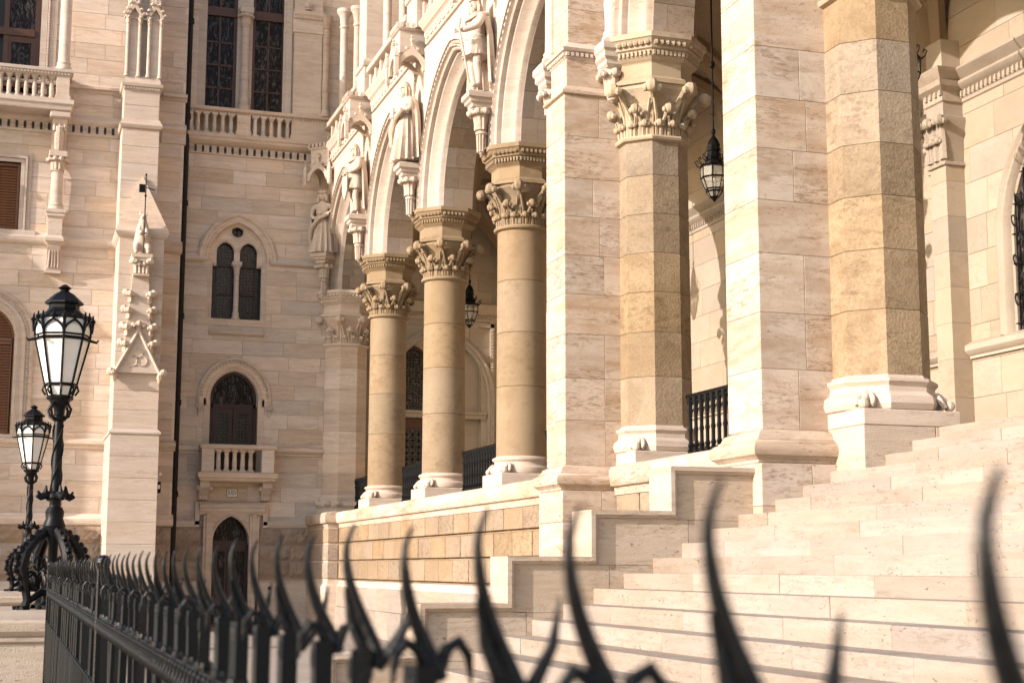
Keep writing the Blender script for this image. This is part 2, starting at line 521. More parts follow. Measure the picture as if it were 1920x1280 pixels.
BAL = [(0.5,0),(0.5,0.07),(0.38,0.09),(0.40,0.13),(0.30,0.17),(0.36,0.3),(0.34,0.5),(0.27,0.74),(0.34,0.76),(0.34,0.79),(0.27,0.81),(0.42,0.88),(0.5,0.90),(0.5,1.0)]
def baluster_mesh(h, w, seg=10):
    mb = MB(); mb.lathe([(r*w, z*h) for r, z in BAL], seg=seg)
    mb.box(-w*0.52, w*0.52, -w*0.52, w*0.52, 0, h*0.07); mb.box(-w*0.52, w*0.52, -w*0.52, w*0.52, h*0.92, h)
    return mb.mesh('baluster')

def leaf_knob(mb, base, out, h, reach, r, fat=1.0):
    """crocket: a stalk that rises and curls outward, ending in a knob"""
    b = Vector(base); o = Vector(out).normalized()
    pts = []
    for t in (0, 0.25, 0.5, 0.75, 0.92, 1.0):
        pts.append(b+o*(reach*t**2.2)+Vector((0, 0, h*math.sin(t*1.75)/math.sin(1.55))))
    mb.tube(pts, [r*0.9*fat, r*0.85*fat, r*0.75*fat, r*0.6*fat, r*0.55, r*0.4], 6)
    e = pts[-2]
    mb.ball(e+o*r*0.45, r*1.3, seg=8, rings=6)
    s = Vector((-o.y, o.x, 0))
    mb.ball(e+s*r*1.1+o*r*0.3-Vector((0, 0, r*0.35)), r*0.8, seg=6, rings=5)
    mb.ball(e-s*r*1.1+o*r*0.3-Vector((0, 0, r*0.35)), r*0.8, seg=6, rings=5)
    return mb

# ================================================================== GROUND
mb = MB(); mb.add([(-80, -40, 0), (120, -40, 0), (120, 120, 0), (-80, 120, 0)], [(0, 1, 2, 3)])
tag(obj('ground', mb, PAVE), 'grey stone paving of the square', None, kind='structure')
mb = MB(); mb.box(9.3, 14.6, -3, 43.4, 2.4, 3.075)
tag(obj('portico_floor', mb, STEP), 'raised stone floor of the portico', None, kind='structure')

# ================================================================== STAIRS
RUN, RISE = 0.3277, 0.1523
SX = lambda i: 5.974+RUN*i
SZ = lambda i: 1.556+RISE*i
stairs = tag(thing('staircase', (2.7, 6, 0), 'broad pale travertine steps climbing to the portico', None), 'broad pale travertine steps climbing to the portico', None, kind='structure')
rn = random.Random(3)
for i in range(-10, 11):
    yend = 14.62 if i < 5 else (14.5 if i < 8 else 13.9)
    y = yend
    first = True
    while y > -3:
        l = rn.uniform(1.35, 2.35) if not first else rn.uniform(0.6, 1.9)
        first = False
        y0 = max(y-l, -3.2)
        mb = MB()
        jx = rn.uniform(-0.004, 0.004); jz = rn.uniform(-0.003, 0.002)
        mb.box(SX(i)+jx, SX(i)+RUN+0.06 if i < 10 else 9.75, y0+0.004, y-0.004, SZ(i)-RISE-0.02, SZ(i)+jz, rn.uniform(0.004, 0.008))
        obj('step_stone', mb, STEP, stairs, smooth=False)
        y = y0
mb = MB(); mb.prism([(2.75, -0.1)]+[q for i in range(-10, 11) for q in ((SX(i)+0.03, SZ(i)-RISE-0.01), (SX(i)+0.03, SZ(i)-0.02))]+[(9.7, -0.1)], 'y', -3.2, 13.8)
obj('stair_core', mb, STEP, stairs, smooth=False)

# ================================================================== STAIR PARAPET
par = thing('stair_parapet', (4.7, 14.8, 0), 'stepped travertine parapet with moulded coping beside the stairs', 'parapet')
XS = [2.94, 3.83, 4.716, 5.606, 6.49, 7.46]
ZS = [0.79, 1.26, 1.72, 2.19, 2.652]
for k in range(5):
    x0, x1, zt = XS[k], XS[k+1], ZS[k]
    o = 0.085
    # field stones, set back from the coping
    zb = -0.05
    zj = [zb, max(zt-0.47-o, 0.2), zt-o]
    for q, (a, b) in enumerate(zip(zj[:-1], zj[1:])):
        if b-a < 0.05: continue
        sh = 0.0 if q else 0.13
        mb = MB(); mb.box(x0+o+sh*(k > 0)+0.003, x1+(o+0.13 if k < 4 else 0)-0.003, 14.562, 15.02, a+0.003, b-0.001)
        obj('field_stone', mb, PARA, par, smooth=False)
    if k == 0:
        mb = MB(); mb.box(x0+0.02, x1, 14.58, 15.0, 0, zt-0.1); obj('field_core', mb, PARA, par, smooth=False)
    # coping: top run and upright end, profiled (flat band + hollow)
    mb = MB()
    prof = [(14.50, 0.0), (14.50, 0.045), (14.515, 0.055), (14.53, 0.075), (14.56, 0.084)]
    zlow = ZS[k-1] if k else 0.0
    x1e = x1+(0 if k == 4 else 0.0)
    rows = []
    for (y, off) in [(15.07, 0.0)]+prof+[(14.57, 0.1)]:
        rows.append([(x0+off, y, zlow-(0.0 if k else 0.05)-off*(1 if k else 0)), (x0+off, y, zt-off), (x1e+(off if k < 4 else 0), y, zt-off)])
    mb.skin(rows)
    mb.add([(x0, 15.07, zt), (x1e, 15.07, zt), (x1e, 15.07, zlow-0.3), (x0, 15.07, zlow-0.3)], [(0, 1, 2, 3)])
    obj('coping', mb, PARA, par, smooth=False)
# small iron ring let into the lowest end
mb = MB(); mb.tube([(2.925, 14.78+0.045*math.cos(a), 0.55+0.05*math.sin(a)) for a in [0.6+5.0*i/14 for i in range(15)]], 0.006, 6)
obj('iron_ring', mb, IRON, par)

# ================================================================== TERRACE WALL (rusticated)
tw = thing('terrace_wall', (8.3, 28, 0), 'rusticated terrace wall of square tooled blocks under the columns', 'wall')
WX = 8.27
def terr(y0, y1, seed):
    rn = random.Random(seed)
    for r, (za, zb) in enumerate([(1.29, 1.76), (1.76, 2.22), (2.22, 2.64)]):
        y = y0 - (0.5 if r % 2 else 0.0)
        while y < y1-0.05:
            a, b = max(y, y0), min(y+1.065, y1)
            if b-a > 0.12:
                mb = MB(); mb.box(WX+rn.uniform(-0.004, 0.004), WX+0.14, a+0.021, b-0.021, za+0.05, zb-0.004, 0.006)
                obj('stone_block', mb, RUST, tw, smooth=False)
            y += 1.065
    mb = MB(); mb.box(WX+0.10, WX+0.9, y0, y1, 0, 2.66); obj('wall_core', mb, RUST, tw, smooth=False)
    # lip at the foot of every course
    for zl in (1.29, 1.76, 2.22):
        mb = MB(); mb.box(WX+0.004, WX+0.12, y0, y1, zl+0.0, zl+0.02); obj('course_lip', mb, RUST, tw, smooth=False)
    # plinth slabs
    y = y0
    while y < y1:
        b = min(y+rn.uniform(0.9, 1.6), y1)
        mb = MB(); mb.box(WX-0.06, WX+0.2, y+0.003, b-0.003, 0.62, 1.13, 0.006); obj('plinth_slab', mb, STEP, tw, smooth=False)
        mb = MB(); mb.box(WX-0.09, WX+0.2, y+0.003, b-0.003, 0.0, 0.615, 0.006); obj('plinth_slab', mb, STEP, tw, smooth=False)
        y = b
    mb = MB(); mb.prism([(WX-0.06, 1.132), (WX-0.03, 1.17), (WX+0.0, 1.21), (WX+0.03, 1.285), (WX+0.2, 1.285), (WX+0.2, 1.132)], 'y', y0, y1)
    mb2 = MB(); mb2.v = [(v[0], v[1], v[2]) for v in mb.v]; mb2.f = mb.f
    obj('plinth_moulding', mb2, CREAM, tw)
    # cap moulding
    cap = [(WX+0.02, 2.642), (WX-0.01, 2.642), (WX-0.02, 2.70), (WX-0.03, 2.745), (WX-0.085, 2.765), (WX-0.105, 2.80), (WX-0.11, 2.90), (WX-0.10, 3.0), (WX-0.07, 3.045), (WX+0.05, 3.075), (WX+1.3, 3.08), (WX+1.3, 2.642)]
    y = y0
    while y < y1-0.01:
        b = min(y+rn.uniform(1.8, 2.6), y1)
        if y1-b < 0.6: b = y1
        mb = MB(); mb.prism(cap, 'y', y+0.002, b-0.002); obj('cap_stone', mb, PIER, tw)
        y = b
terr(21.43, 39.75, 5)
terr(15.3, 20.42, 6)
# corner pier of the terrace at the recessed wall
mb = MB(); mb.rect(7.98, 9.6, 39.75, 42.9, [(0.06, 0), (0.06, 1.13), (0, 1.2), (0, 2.66)])
obj('corner_pier', mb, WALL, tw, smooth=False)
for za, zb in ((1.29, 1.76), (1.76, 2.22), (2.22, 2.64)):
    mb = MB(); mb.box(7.955, 8.25, 39.72, 42.4, za+0.03, zb-0.006, 0.02); obj('stone_block', mb, ROUGHB, tw, smooth=False)
mb = MB(); mb.rect(7.98, 9.6, 39.75, 42.9, [(0.0, 2.645), (0.02, 2.70), (0.03, 2.745), (0.09, 2.765), (0.11, 2.80), (0.115, 2.9), (0.10, 3.0), (0.07, 3.045), (-0.1, 3.08)])
obj('corner_cap', mb, PIER, tw)

# ================================================================== COLUMNS
CX = 8.93
def capital(parent, cx, cy, z0, rbase, oct_, mat):
    """crocket capital between z0 and z0+0.78, octagonal neck block, dentilled abacus"""
    seg = 8 if oct_ else 24
    rot = math.pi/8 if oct_ else 0
    mb = MB(); mb.lathe([(rbase, z0-0.05), (rbase+0.065, z0-0.03), (rbase+0.08, z0), (rbase+0.065, z0+0.03), (rbase-0.01, z0+0.055)], cx, cy, seg, rot)
    obj('astragal', mb, mat, parent)
    mb = MB(); mb.lathe([(rbase-0.03, z0+0.03), (rbase-0.03, z0+0.3), (rbase+0.0, z0+0.5), (rbase+0.07, z0+0.66), (rbase+0.13, z0+0.74), (rbase+0.13, z0+0.80)], cx, cy, seg, rot)
    bell = obj('capital', mb, mat, parent)
    for ring, (nn, hh, reach, r, ph) in enumerate([(8, 0.66, 0.36, 0.08, 0.0), (8, 0.37, 0.19, 0.058, math.pi/8), (16, 0.17, 0.075, 0.045, math.pi/16)]):
        for k in range(nn):
            a = ph+2*math.pi*k/nn + math.pi/8
            o = (math.cos(a), math.sin(a), 0)
            mb = MB()
            leaf_knob(mb, (cx+o[0]*(rbase-0.02), cy+o[1]*(rbase-0.02), z0+0.05), o, hh, reach, r, 0.75)
            for s_ in (-1, 1):      # side stalks, the leaf's ribs
                if ring == 2: continue
                t = a+s_*0.13
                mb.tube([(cx+math.cos(t)*(rbase+0.005), cy+math.sin(t)*(rbase), z0+0.04), (cx+math.cos(t)*(rbase+0.02), cy+math.sin(t)*(rbase+0.02), z0+hh*0.5), (cx+math.cos(a+s_*0.05)*(rbase+reach*0.45), cy+math.sin(a+s_*0.05)*(rbase+reach*0.45), z0+hh*0.86)], [0.03, 0.028, 0.02], 5)
            obj('crocket', mb, mat, bell)
    # neck block
    mb = MB(); mb.lathe([(rbase+0.17, z0+0.80), (rbase+0.17, z0+0.86), (rbase+0.08, z0+0.92), (rbase+0.08, z0+1.12), (rbase+0.11, z0+1.16)], cx, cy, 8, math.pi/8)
    obj('neck_block', mb, mat, parent, smooth=False)
    R = rbase
    mb = MB(); mb.lathe([(R+0.11, z0+1.15), (R+0.16, z0+1.2), (R+0.16, z0+1.29), (R+0.20, z0+1.31), (R+0.21, z0+1.36), (R+0.27, z0+1.44), (R+0.29, z0+1.45), (R+0.29, z0+1.53)], cx, cy, 8, math.pi/8)
    ab = obj('abacus', mb, mat, parent, smooth=False)
    mb = MB(); mb2 = MB()
    for k in range(8):
        a = 2*math.pi*k/8
        ca, sa = math.cos(a), math.sin(a)
        ap = R+0.16; w = 2*ap*math.tan(math.pi/8)
        n = 8
        for j in range(n):
            t = (j+0.25)/n*w-w/2; t2 = t+w/n*0.5
            P = lambda q, tt, z: (cx+ca*q-sa*tt, cy+sa*q+ca*tt, z)
            mb.add([P(ap-0.01, t, z0+1.21), P(ap+0.035, t, z0+1.21), P(ap+0.035, t2, z0+1.21), P(ap-0.01, t2, z0+1.21), P(ap-0.01, t, z0+1.28), P(ap+0.035, t, z0+1.28), P(ap+0.035, t2, z0+1.28), P(ap-0.01, t2, z0+1.28)], [(0,3,2,1),(4,5,6,7),(0,1,5,4),(1,2,6,5),(2,3,7,6),(3,0,4,7)])
        for j in range(6):
            t = (j+0.5)/6*w-w/2
            q = ap+0.075
            mb2.ball((cx+ca*q-sa*t, cy+sa*q+ca*t, z0+1.385), 0.045, seg=5, rings=4, sz=1.0)
    obj('dentil_row', mb, mat, ab, smooth=False, kind='stuff')
    obj('leaf_frieze', mb2, mat, ab, kind='stuff')

def spur(mb, cx, cy, z, sx, sy, half):
    """corner claw: a leaf curling off the base on to the corner of the plinth"""
    o = Vector((sx, sy, 0)).normalized(); t = Vector((-o.y, o.x, 0)); c = Vector((cx, cy, z))
    rc = half*math.sqrt(2)-0.13
    mb.ball(c+o*rc+Vector((0, 0, 0.06)), 0.06, seg=10, rings=7)
    for k, w, l in ((0, 0.038, 1.0), (0.8, 0.03, 0.8), (-0.8, 0.03, 0.8)):
        r0 = half*0.99; pts = []; rad = []
        for j in range(7):
            u = j/6
            r_ = r0+(rc-r0)*u*l
            pts.append(c+o*r_+t*(0.085*k*(0.35+0.9*math.sin(u*2.2)))+Vector((0, 0, 0.15*(1-u)**1.4+0.04+0.02*math.sin(u*3.1))))
            rad.append(w*(0.55+0.6*math.sin(0.4+u*2.2)))
        mb.tube(pts, rad, 8)

def round_column(cy, label):
    t = thing('column', (CX, cy, 3.08), label, 'column', 'round columns of the arcade')
    h = 0.573
    mb = MB(); mb.box(CX-h, CX+h, cy-h, cy+h, 3.06, 3.30, 0.012); obj('plinth', mb, CREAM, t, smooth=False)
    mb = MB(); mb.lathe([(0.5, 3.29), (0.555, 3.31), (0.575, 3.36), (0.57, 3.41), (0.54, 3.44), (0.515, 3.45), (0.50, 3.475), (0.495, 3.51), (0.51, 3.53), (0.535, 3.55), (0.54, 3.575), (0.525, 3.595), (0.48, 3.61), (0.47, 3.625)], CX, cy, 40)
    bs = obj('base', mb, CREAM, t)
    for sx in (-1, 1):
        for sy in (-1, 1):
            mb = MB(); spur(mb, CX, cy, 3.30, sx, sy, h); obj('spur_leaf', mb, CREAM, bs)
    zz = [3.62, 4.9, 5.9, 6.87, 7.84]
    for a, b in zip(zz[:-1], zz[1:]):
        ra = 0.466-0.012*(a-3.62)/4.2; rb = 0.466-0.012*(b-3.62)/4.2
        mb = MB(); mb.lathe([(ra-0.012, a), (ra, a+0.007), (rb, b-0.007), (rb-0.012, b)], CX, cy, 48); obj('drum', mb, COLM, t)
    capital(t, CX, cy, 7.87, 0.45, False, COLM)
    return t

round_column(37.3, 'smooth round sandstone column beside the recessed shaded wall')
round_column(32.0, 'middle of the three smooth round sandstone columns')
round_column(26.66, 'smooth round sandstone column beside the tall travertine pier')

def oct_column(cy, label, low):
    t = thing('column', (CX, cy, 3.08), label, 'column', 'octagonal columns attached to piers')
    h = 0.61
    if low:
        mb = MB(); mb.box(CX-h+0.03, CX+h-0.02, cy-h, cy+h, 3.08, 3.25, 0.01); obj('plinth', mb, CREAM, t, smooth=False)
        # pedestal running down into the steps
        for (x0, x1) in ((CX-h+0.03, CX+0.28), (CX+0.285, CX+h-0.02)):
            mb = MB(); mb.box(x0, x1, cy-h+0.004, cy+h, 1.9, 3.076, 0.006); obj('pedestal_stone', mb, PARA, t, smooth=False)
    else:
        mb = MB(); mb.box(CX-h+0.03, CX+h-0.02, cy-h, cy+h, 3.06, 3.25, 0.01); obj('plinth', mb, CREAM, t, smooth=False)
    A = 0.505
    mb = MB(); mb.lathe([(A+0.06, 3.24), (A+0.10, 3.26), (A+0.125, 3.32), (A+0.11, 3.40), (A+0.06, 3.435), (A+0.045, 3.45), (A+0.04, 3.51), (A+0.055, 3.53), (A+0.075, 3.555), (A+0.07, 3.585), (A+0.02, 3.60), (A+0.005, 3.63)], CX, cy, 8, math.pi/8)
    bs = obj('base', mb, CREAM, t, smooth=False)
    for sx in (-1, 1):
        for sy in (-1, 1):
            mb = MB(); spur(mb, CX, cy, 3.25, sx, sy, h); obj('spur_leaf', mb, CREAM, bs)
    zz = [3.62, 4.33, 4.98, 5.57, 6.15, 6.73, 7.31, 7.84]
    for k, (a, b) in enumerate(zip(zz[:-1], zz[1:])):
        e = A-0.004*k*0.5
        mb = MB(); mb.lathe([(e-0.008, a+0.001), (e, a+0.007), (e, b-0.007), (e-0.008, b-0.001)], CX, cy, 8, math.pi/8)
        obj('drum', mb, OCHRE, t, smooth=False)
    capital(t, CX, cy, 7.87, A-0.02, True, CAPO)
    return t
oct_column(20.5, 'octagonal ochre sandstone column rising above the iron railing', False)
oct_column(14.4, 'octagonal ochre sandstone column standing at the top of the steps', True)

# engaged octagonal column at the recessed wall
t = thing('engaged_column', (8.95, 42.75, 3.08), 'half octagonal pale column built into the shaded corner', 'column')
mb = MB(); mb.lathe([(0.75, 3.06), (0.75, 3.2), (0.70, 3.24), (0.76, 3.32), (0.74, 3.42), (0.68, 3.46), (0.70, 3.55), (0.66, 3.62)], 8.95, 42.75, 8, math.pi/8); obj('base', mb, WALL, t, smooth=False)
mb = MB()
for a in (-2.3, -1.9, -2.75, -1.2): leaf_knob(mb, (8.95+0.68*math.cos(a), 42.75+0.68*math.sin(a), 3.2), (math.cos(a), math.sin(a), 0), 0.18, 0.12, 0.06)
obj('spur_leaf', mb, WALL, t)
zz = [3.62, 4.2, 4.8, 5.4, 6.0, 6.6, 7.2, 7.84]
for a, b in zip(zz[:-1], zz[1:]):
    mb = MB(); mb.lathe([(0.595, a+0.001), (0.602, a+0.007), (0.602, b-0.007), (0.595, b-0.001)], 8.95, 42.75, 8, math.pi/8); obj('drum', mb, WALL, t, smooth=False)
capital(t, 8.95, 42.75, 7.87, 0.585, True, WALL)

# ================================================================== BUTTRESS PIERS
def pier(yf, label, full):
    t = thing('buttress_pier', (8.0, yf+0.5, 0), label, 'pier', 'travertine piers in front of the arcade')
    x0, x1 = 7.56, 8.52
    y0, y1 = yf+0.16, yf+0.96
    px0, py0, py1 = 7.455, yf, yf+1.01
    for a, b in ((0, 0.9), (0.9, 1.75), (1.75, 2.25), (2.25, 2.70)):
        xm = px0+0.5+0.1*((int(a*10)) % 3)
        for (c, d) in ((px0, xm), (xm, 8.52)):
            mb = MB(); mb.box(c+0.002, d-0.002, py0, py1, a+0.002, b-0.002, 0.005); obj('plinth_stone', mb, PIER, t, smooth=False)
    prof = [(0.0, 2.70), (0.012, 2.715), (0.012, 2.735), (0.035, 2.75), (0.05, 2.765), (0.085, 2.785), (0.10, 2.82), (0.10, 2.86), (0.085, 2.90), (0.05, 2.935), (0.02, 2.945), (0.02, 2.96), (0.0, 2.965), (-0.015, 3.0), (-0.03, 3.03), (-0.07, 3.05), (-0.104, 3.07)]
    mb = MB(); mb.rect(px0, 8.52, py0+0.05, py1-0.05, [(o, z) for o, z in prof]); obj('base_moulding', mb, PIER, t)
    zz = [3.07, 3.72, 4.33, 4.98, 5.57, 6.15, 6.73, 7.31, 7.95, 8.58]
    rn = random.Random(int(yf*7))
    for k, (a, b) in enumerate(zip(zz[:-1], zz[1:])):
        cut = [x0, x1] if k in (3, 7) else [x0, x0+rn.choice((0.45, 0.55, 0.62)), x1]
        for c, d in zip(cut[:-1], cut[1:]):
            mb = MB(); mb.box(c+(0.0015 if c > x0 else 0), d-(0.0015 if d < x1 else 0), y0, y1, a+0.0015, b-0.0015, 0.005); obj('stone_block', mb, PIER, t, smooth=False)
    # weathered offset, second stage with dentilled string
    mb = MB(); mb.rect(x0+0.06, x1, y0+0.06, y1-0.06, [(0.06, 8.58), (0.10, 8.60), (0.10, 8.64), (0.0, 8.74), (0.0, 9.16)]); obj('offset_stone', mb, PIER, t, smooth=False)
    mb = MB(); mb.rect(x0+0.06, x1, y0+0.06, y1-0.06, [(0.0, 9.155), (0.02, 9.17), (0.02, 9.25), (0.07, 9.27), (0.09, 9.31), (0.05, 9.33), (-0.02, 9.42)]); obj('string_course', mb, CREAM, t)
    dentils(t, FF, x0+0.04, x1, 9.19, 9.245, y0+0.0, y0+0.05, 0.075, 0.55, CREAM)
    dentils(t, FA, y0+0.04, y1, 9.19, 9.245, x0+0.0, x0+0.05, 0.075, 0.55, CREAM)
    for a, b in ((9.40, 9.95), (9.95, 10.6), (10.6, 11.3), (11.3, 12.0), (12.0, 13.0)):
        mb = MB(); mb.box(x0+0.09, x1, y0+0.08, y1-0.08, a+0.0015, b-0.0015, 0.003); obj('stone_block', mb, PIER, t, smooth=False)
    if full:
        for (cx, cy, nm) in ((7.74, 21.62, 0), (8.27, yf+0.0, 1)):
            mb = MB()
            mb.lathe([(0.15, 9.42), (0.16, 9.46), (0.13, 9.5), (0.14, 9.54), (0.115, 9.57), (0.11, 9.62), (0.105, 10.6), (0.14, 10.62), (0.14, 10.66), (0.11, 10.68), (0.13, 10.9), (0.19, 11.05), (0.19, 11.15)], cx, cy, 16)
            c = obj('colonnette', mb, CREAM, t)
            mb = MB(); mb.rect(cx-0.16, cx+0.16, cy-0.16, cy+0.2, [(-0.04, 8.98), (0.0, 9.02), (0.0, 9.08), (0.04, 9.12), (0.04, 9.2), (0.07, 9.24), (0.07, 9.33), (0.0, 9.42)]); obj('corbel_block', mb, CREAM, c, smooth=False)
            mb = MB(); mb.lathe([(0.02, 8.48), (0.08, 8.52), (0.11, 8.62), (0.13, 8.8), (0.17, 8.98)], cx+0.03, cy+0.06, 12)
            for k in range(6):
                a = k*math.pi/3+0.3
                leaf_knob(mb, (cx+0.03+0.09*math.cos(a), cy+0.06+0.09*math.sin(a), 8.6), (math.cos(a), math.sin(a), 0), 0.3, 0.12, 0.05)
            obj('leaf_corbel', mb, CARVE, c)
    return t
pier(20.42, 'tall travertine pier beside the octagonal column and railing', True)
pier(14.355, 'tall travertine pier rising from the stair parapet', False)

# ================================================================== ARCADE (arches, spandrels, cornice)
AX = [42.75, 37.3, 32.0, 26.66, 20.5, 14.4, 8.3, 2.2]     # column axes along Y
XF, XB, ZA, ZT = 8.32, 9.5, 9.40, 13.05
arc = thing('arcade', (8.9, 28, 9.4), 'pale pointed arches with beaded mouldings above the columns', 'arcade')
for i in range(len(AX)-1):
    ya, yb = AX[i+1], AX[i]
    uc = (ya+yb)/2; span = yb-ya
    half = span/2-0.06
    R = 3.1
    SEC = [(0.0, XF), (0.0, XF-0.08), (0.025, XF-0.09), (0.03, XF+0.02), (0.13, XF+0.02), (0.135, XF-0.075), (0.155, XF-0.08), (0.17, XF-0.01), (0.20, XF-0.02), (0.23, XF+0.01), (0.235, XF+0.14),
           (0.26, XF+0.15), (0.262, XF+0.10), (0.28, XF+0.11), (0.32, XF+0.20), (0.36, XF+0.265), (0.40, XF+0.31), (0.405, XF+0.36), (0.43, XF+0.37), (0.435, XF+0.31), (0.46, XF+0.29), (0.49, XF+0.285), (0.505, XF+0.31), (0.508, XF+0.37), (0.52, XF+0.40)]
    mb = MB(); arch_loft(mb, FA, SEC, half, R, ZA, None, 16, uc); a_o = obj('arch_moulding', mb, CREAM, arc)
    # beads along the hood
    mb = MB()
    c = R-half; r = R-0.08; a_ap = math.acos(c/r); nb = int(a_ap*r/0.14)
    for s in (1, -1):
        for k in range(nb):
            a = a_ap*(k+0.5)/nb
            mb.ball((XF-0.03, uc+s*(-c+r*math.cos(a)), ZA+r*math.sin(a)), 0.05, seg=5, rings=4, sz=1.0)
    obj('bead_row', mb, CREAM, a_o, kind='stuff')
    # soffit in two bands of voussoirs
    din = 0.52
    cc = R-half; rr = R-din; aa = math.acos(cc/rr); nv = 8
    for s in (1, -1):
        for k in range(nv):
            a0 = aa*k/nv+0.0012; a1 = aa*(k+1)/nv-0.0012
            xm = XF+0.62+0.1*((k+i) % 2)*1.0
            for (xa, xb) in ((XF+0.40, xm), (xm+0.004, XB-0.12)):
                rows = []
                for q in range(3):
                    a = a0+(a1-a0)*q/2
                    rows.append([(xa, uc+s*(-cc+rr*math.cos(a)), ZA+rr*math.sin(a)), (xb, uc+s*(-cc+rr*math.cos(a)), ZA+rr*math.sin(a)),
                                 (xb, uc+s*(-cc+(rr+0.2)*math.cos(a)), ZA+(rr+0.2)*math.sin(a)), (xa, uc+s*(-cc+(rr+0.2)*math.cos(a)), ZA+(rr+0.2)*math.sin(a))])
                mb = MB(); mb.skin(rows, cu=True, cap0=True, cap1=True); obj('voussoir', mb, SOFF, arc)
    # inner roll and rear order
    mb = MB(); arch_loft(mb, FA, [(0.56, XB-0.13), (0.54, XB-0.10), (0.5, XB-0.06), (0.42, XB-0.02), (0.3, XB)], half, R, ZA, None, 16, uc)
    obj('rear_moulding', mb, VAULT, arc)
    # spandrel wall: front sheet, back sheet
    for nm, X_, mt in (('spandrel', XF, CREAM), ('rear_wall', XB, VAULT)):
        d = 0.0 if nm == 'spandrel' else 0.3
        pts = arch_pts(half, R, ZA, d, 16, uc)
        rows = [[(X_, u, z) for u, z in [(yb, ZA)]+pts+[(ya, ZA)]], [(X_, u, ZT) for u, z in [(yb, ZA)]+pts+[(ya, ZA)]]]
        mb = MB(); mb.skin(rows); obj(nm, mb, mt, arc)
    mb = MB()
    pts = arch_pts(half, R, ZA, 0.2, 16, uc)
    mb.skin([[(XF+0.35, u, z+0.02) for u, z in pts], [(XB-0.1, u, z+0.02) for u, z in pts]]); obj('arch_core', mb, WALL, arc)
    # springing block between the arches
    mb = MB(); mb.box(XF+0.42, XB-0.2, yb-0.3, yb+0.3, ZA-0.02, ZA+0.5); obj('springer', mb, WALL, arc, smooth=False)
# frieze, cornice and balustrade base
FR0, FR1 = -2, 42.6
for y0, y1 in [(AX[k+1]+0.62, AX[k]-0.62) for k in range(len(AX)-1)]:
    mb = MB(); mb.prism([(8.32, 13.03), (8.27, 13.04), (8.255, 13.07), (8.25, 13.30), (8.23, 13.33), (8.18, 13.36), (8.17, 13.40), (8.12, 13.45), (8.09, 13.52), (8.10, 13.55), (8.5, 13.6), (8.5, 13.03)], 'y', y0, y1)
    obj('cornice', mb, CREAM, arc)
    mb = MB(); n = int((y1-y0)/0.16)
    for k in range(n):      # carved running foliage
        y = y0+(k+0.5)*(y1-y0)/n
        mb.ball((8.245, y, 13.19+0.05*(-1)**k), 0.055, seg=6, rings=4, sx=0.7)
        mb.tube([(8.25, y-0.08, 13.12), (8.225, y-0.02, 13.2), (8.25, y+0.07, 13.27)], 0.02, 5)
    obj('leaf_frieze', mb, CARVE, arc, kind='stuff')
    # pierced balustrade: rail, base, tracery rings and posts
    mb = MB(); mb.prism([(8.18, 14.02), (8.12, 14.05), (8.10, 14.09), (8.12, 14.13), (8.11, 14.17), (8.2, 14.2), (8.42, 14.2), (8.46, 14.1), (8.40, 14.02)], 'y', y0, y1); bl = obj('balustrade_rail', mb, CREAM, arc)
    nn = max(3, round((y1-y0)/0.62)); p = (y1-y0)/nn
    for k in range(nn+1):
        y = y0+p*k
        mb = MB(); mb.box(8.20, 8.36, y-0.06, y+0.06, 13.57, 14.03, 0.008); obj('balustrade_post', mb, CREAM, bl, smooth=False)
        if k < nn:
            mb = MB(); c = (8.28, y+p/2)
            for q in range(3):
                yy = y+p*(0.5+0.22*(q-1))
                zz = 13.9 if q == 1 else 13.82
                mb.tube([(8.28, yy+0.075*math.cos(a), zz+0.075*math.sin(a)) for a in [2*math.pi*j/10 for j in range(10)]], 0.03, 6, closed=True)
            mb.box(8.24, 8.32, y+p*0.5-0.03, y+p*0.5+0.03, 13.57, 13.83)
            mb.box(8.24, 8.32, y+p*0.22-0.02, y+p*0.22+0.02, 13.57, 13.76); mb.box(8.24, 8.32, y+p*0.78-0.02, y+p*0.78+0.02, 13.57, 13.76)
            obj('tracery', mb, CREAM, bl)

# upper storey over the arcade
upw = thing('upper_storey', (9.0, 28, 13.6), 'upper storey with slim colonnettes and deep window bays over the arcade', 'facade')
mb = MB(); mb.box(9.35, 9.8, -2, 42.7, 13.0, 21); obj('wall_core', mb, CREAM, upw, smooth=False)
for k in range(1, len(AX)-1):
    y = AX[k]
    mb = MB(); mb.rect(8.10, 9.3, y-0.46, y+0.46, [(0.0, 13.5), (0.0, 14.28), (0.03, 14.3), (0.045, 14.38), (0.045, 14.42), (0.0, 14.5)]); p_ = obj('pilaster_foot', mb, CREAM, upw)
    dentils(upw, FA, y-0.48, y+0.46, 14.30, 14.37, 8.055, 8.1, 0.1, 0.55, CREAM)
    z = 14.5
    while z < 20.5:
        b = z+0.62; mb = MB(); mb.box(8.14, 9.3, y-0.42, y+0.42, z+0.0015, b-0.0015); obj('stone_block', mb, CREAM, upw, smooth=False); z = b
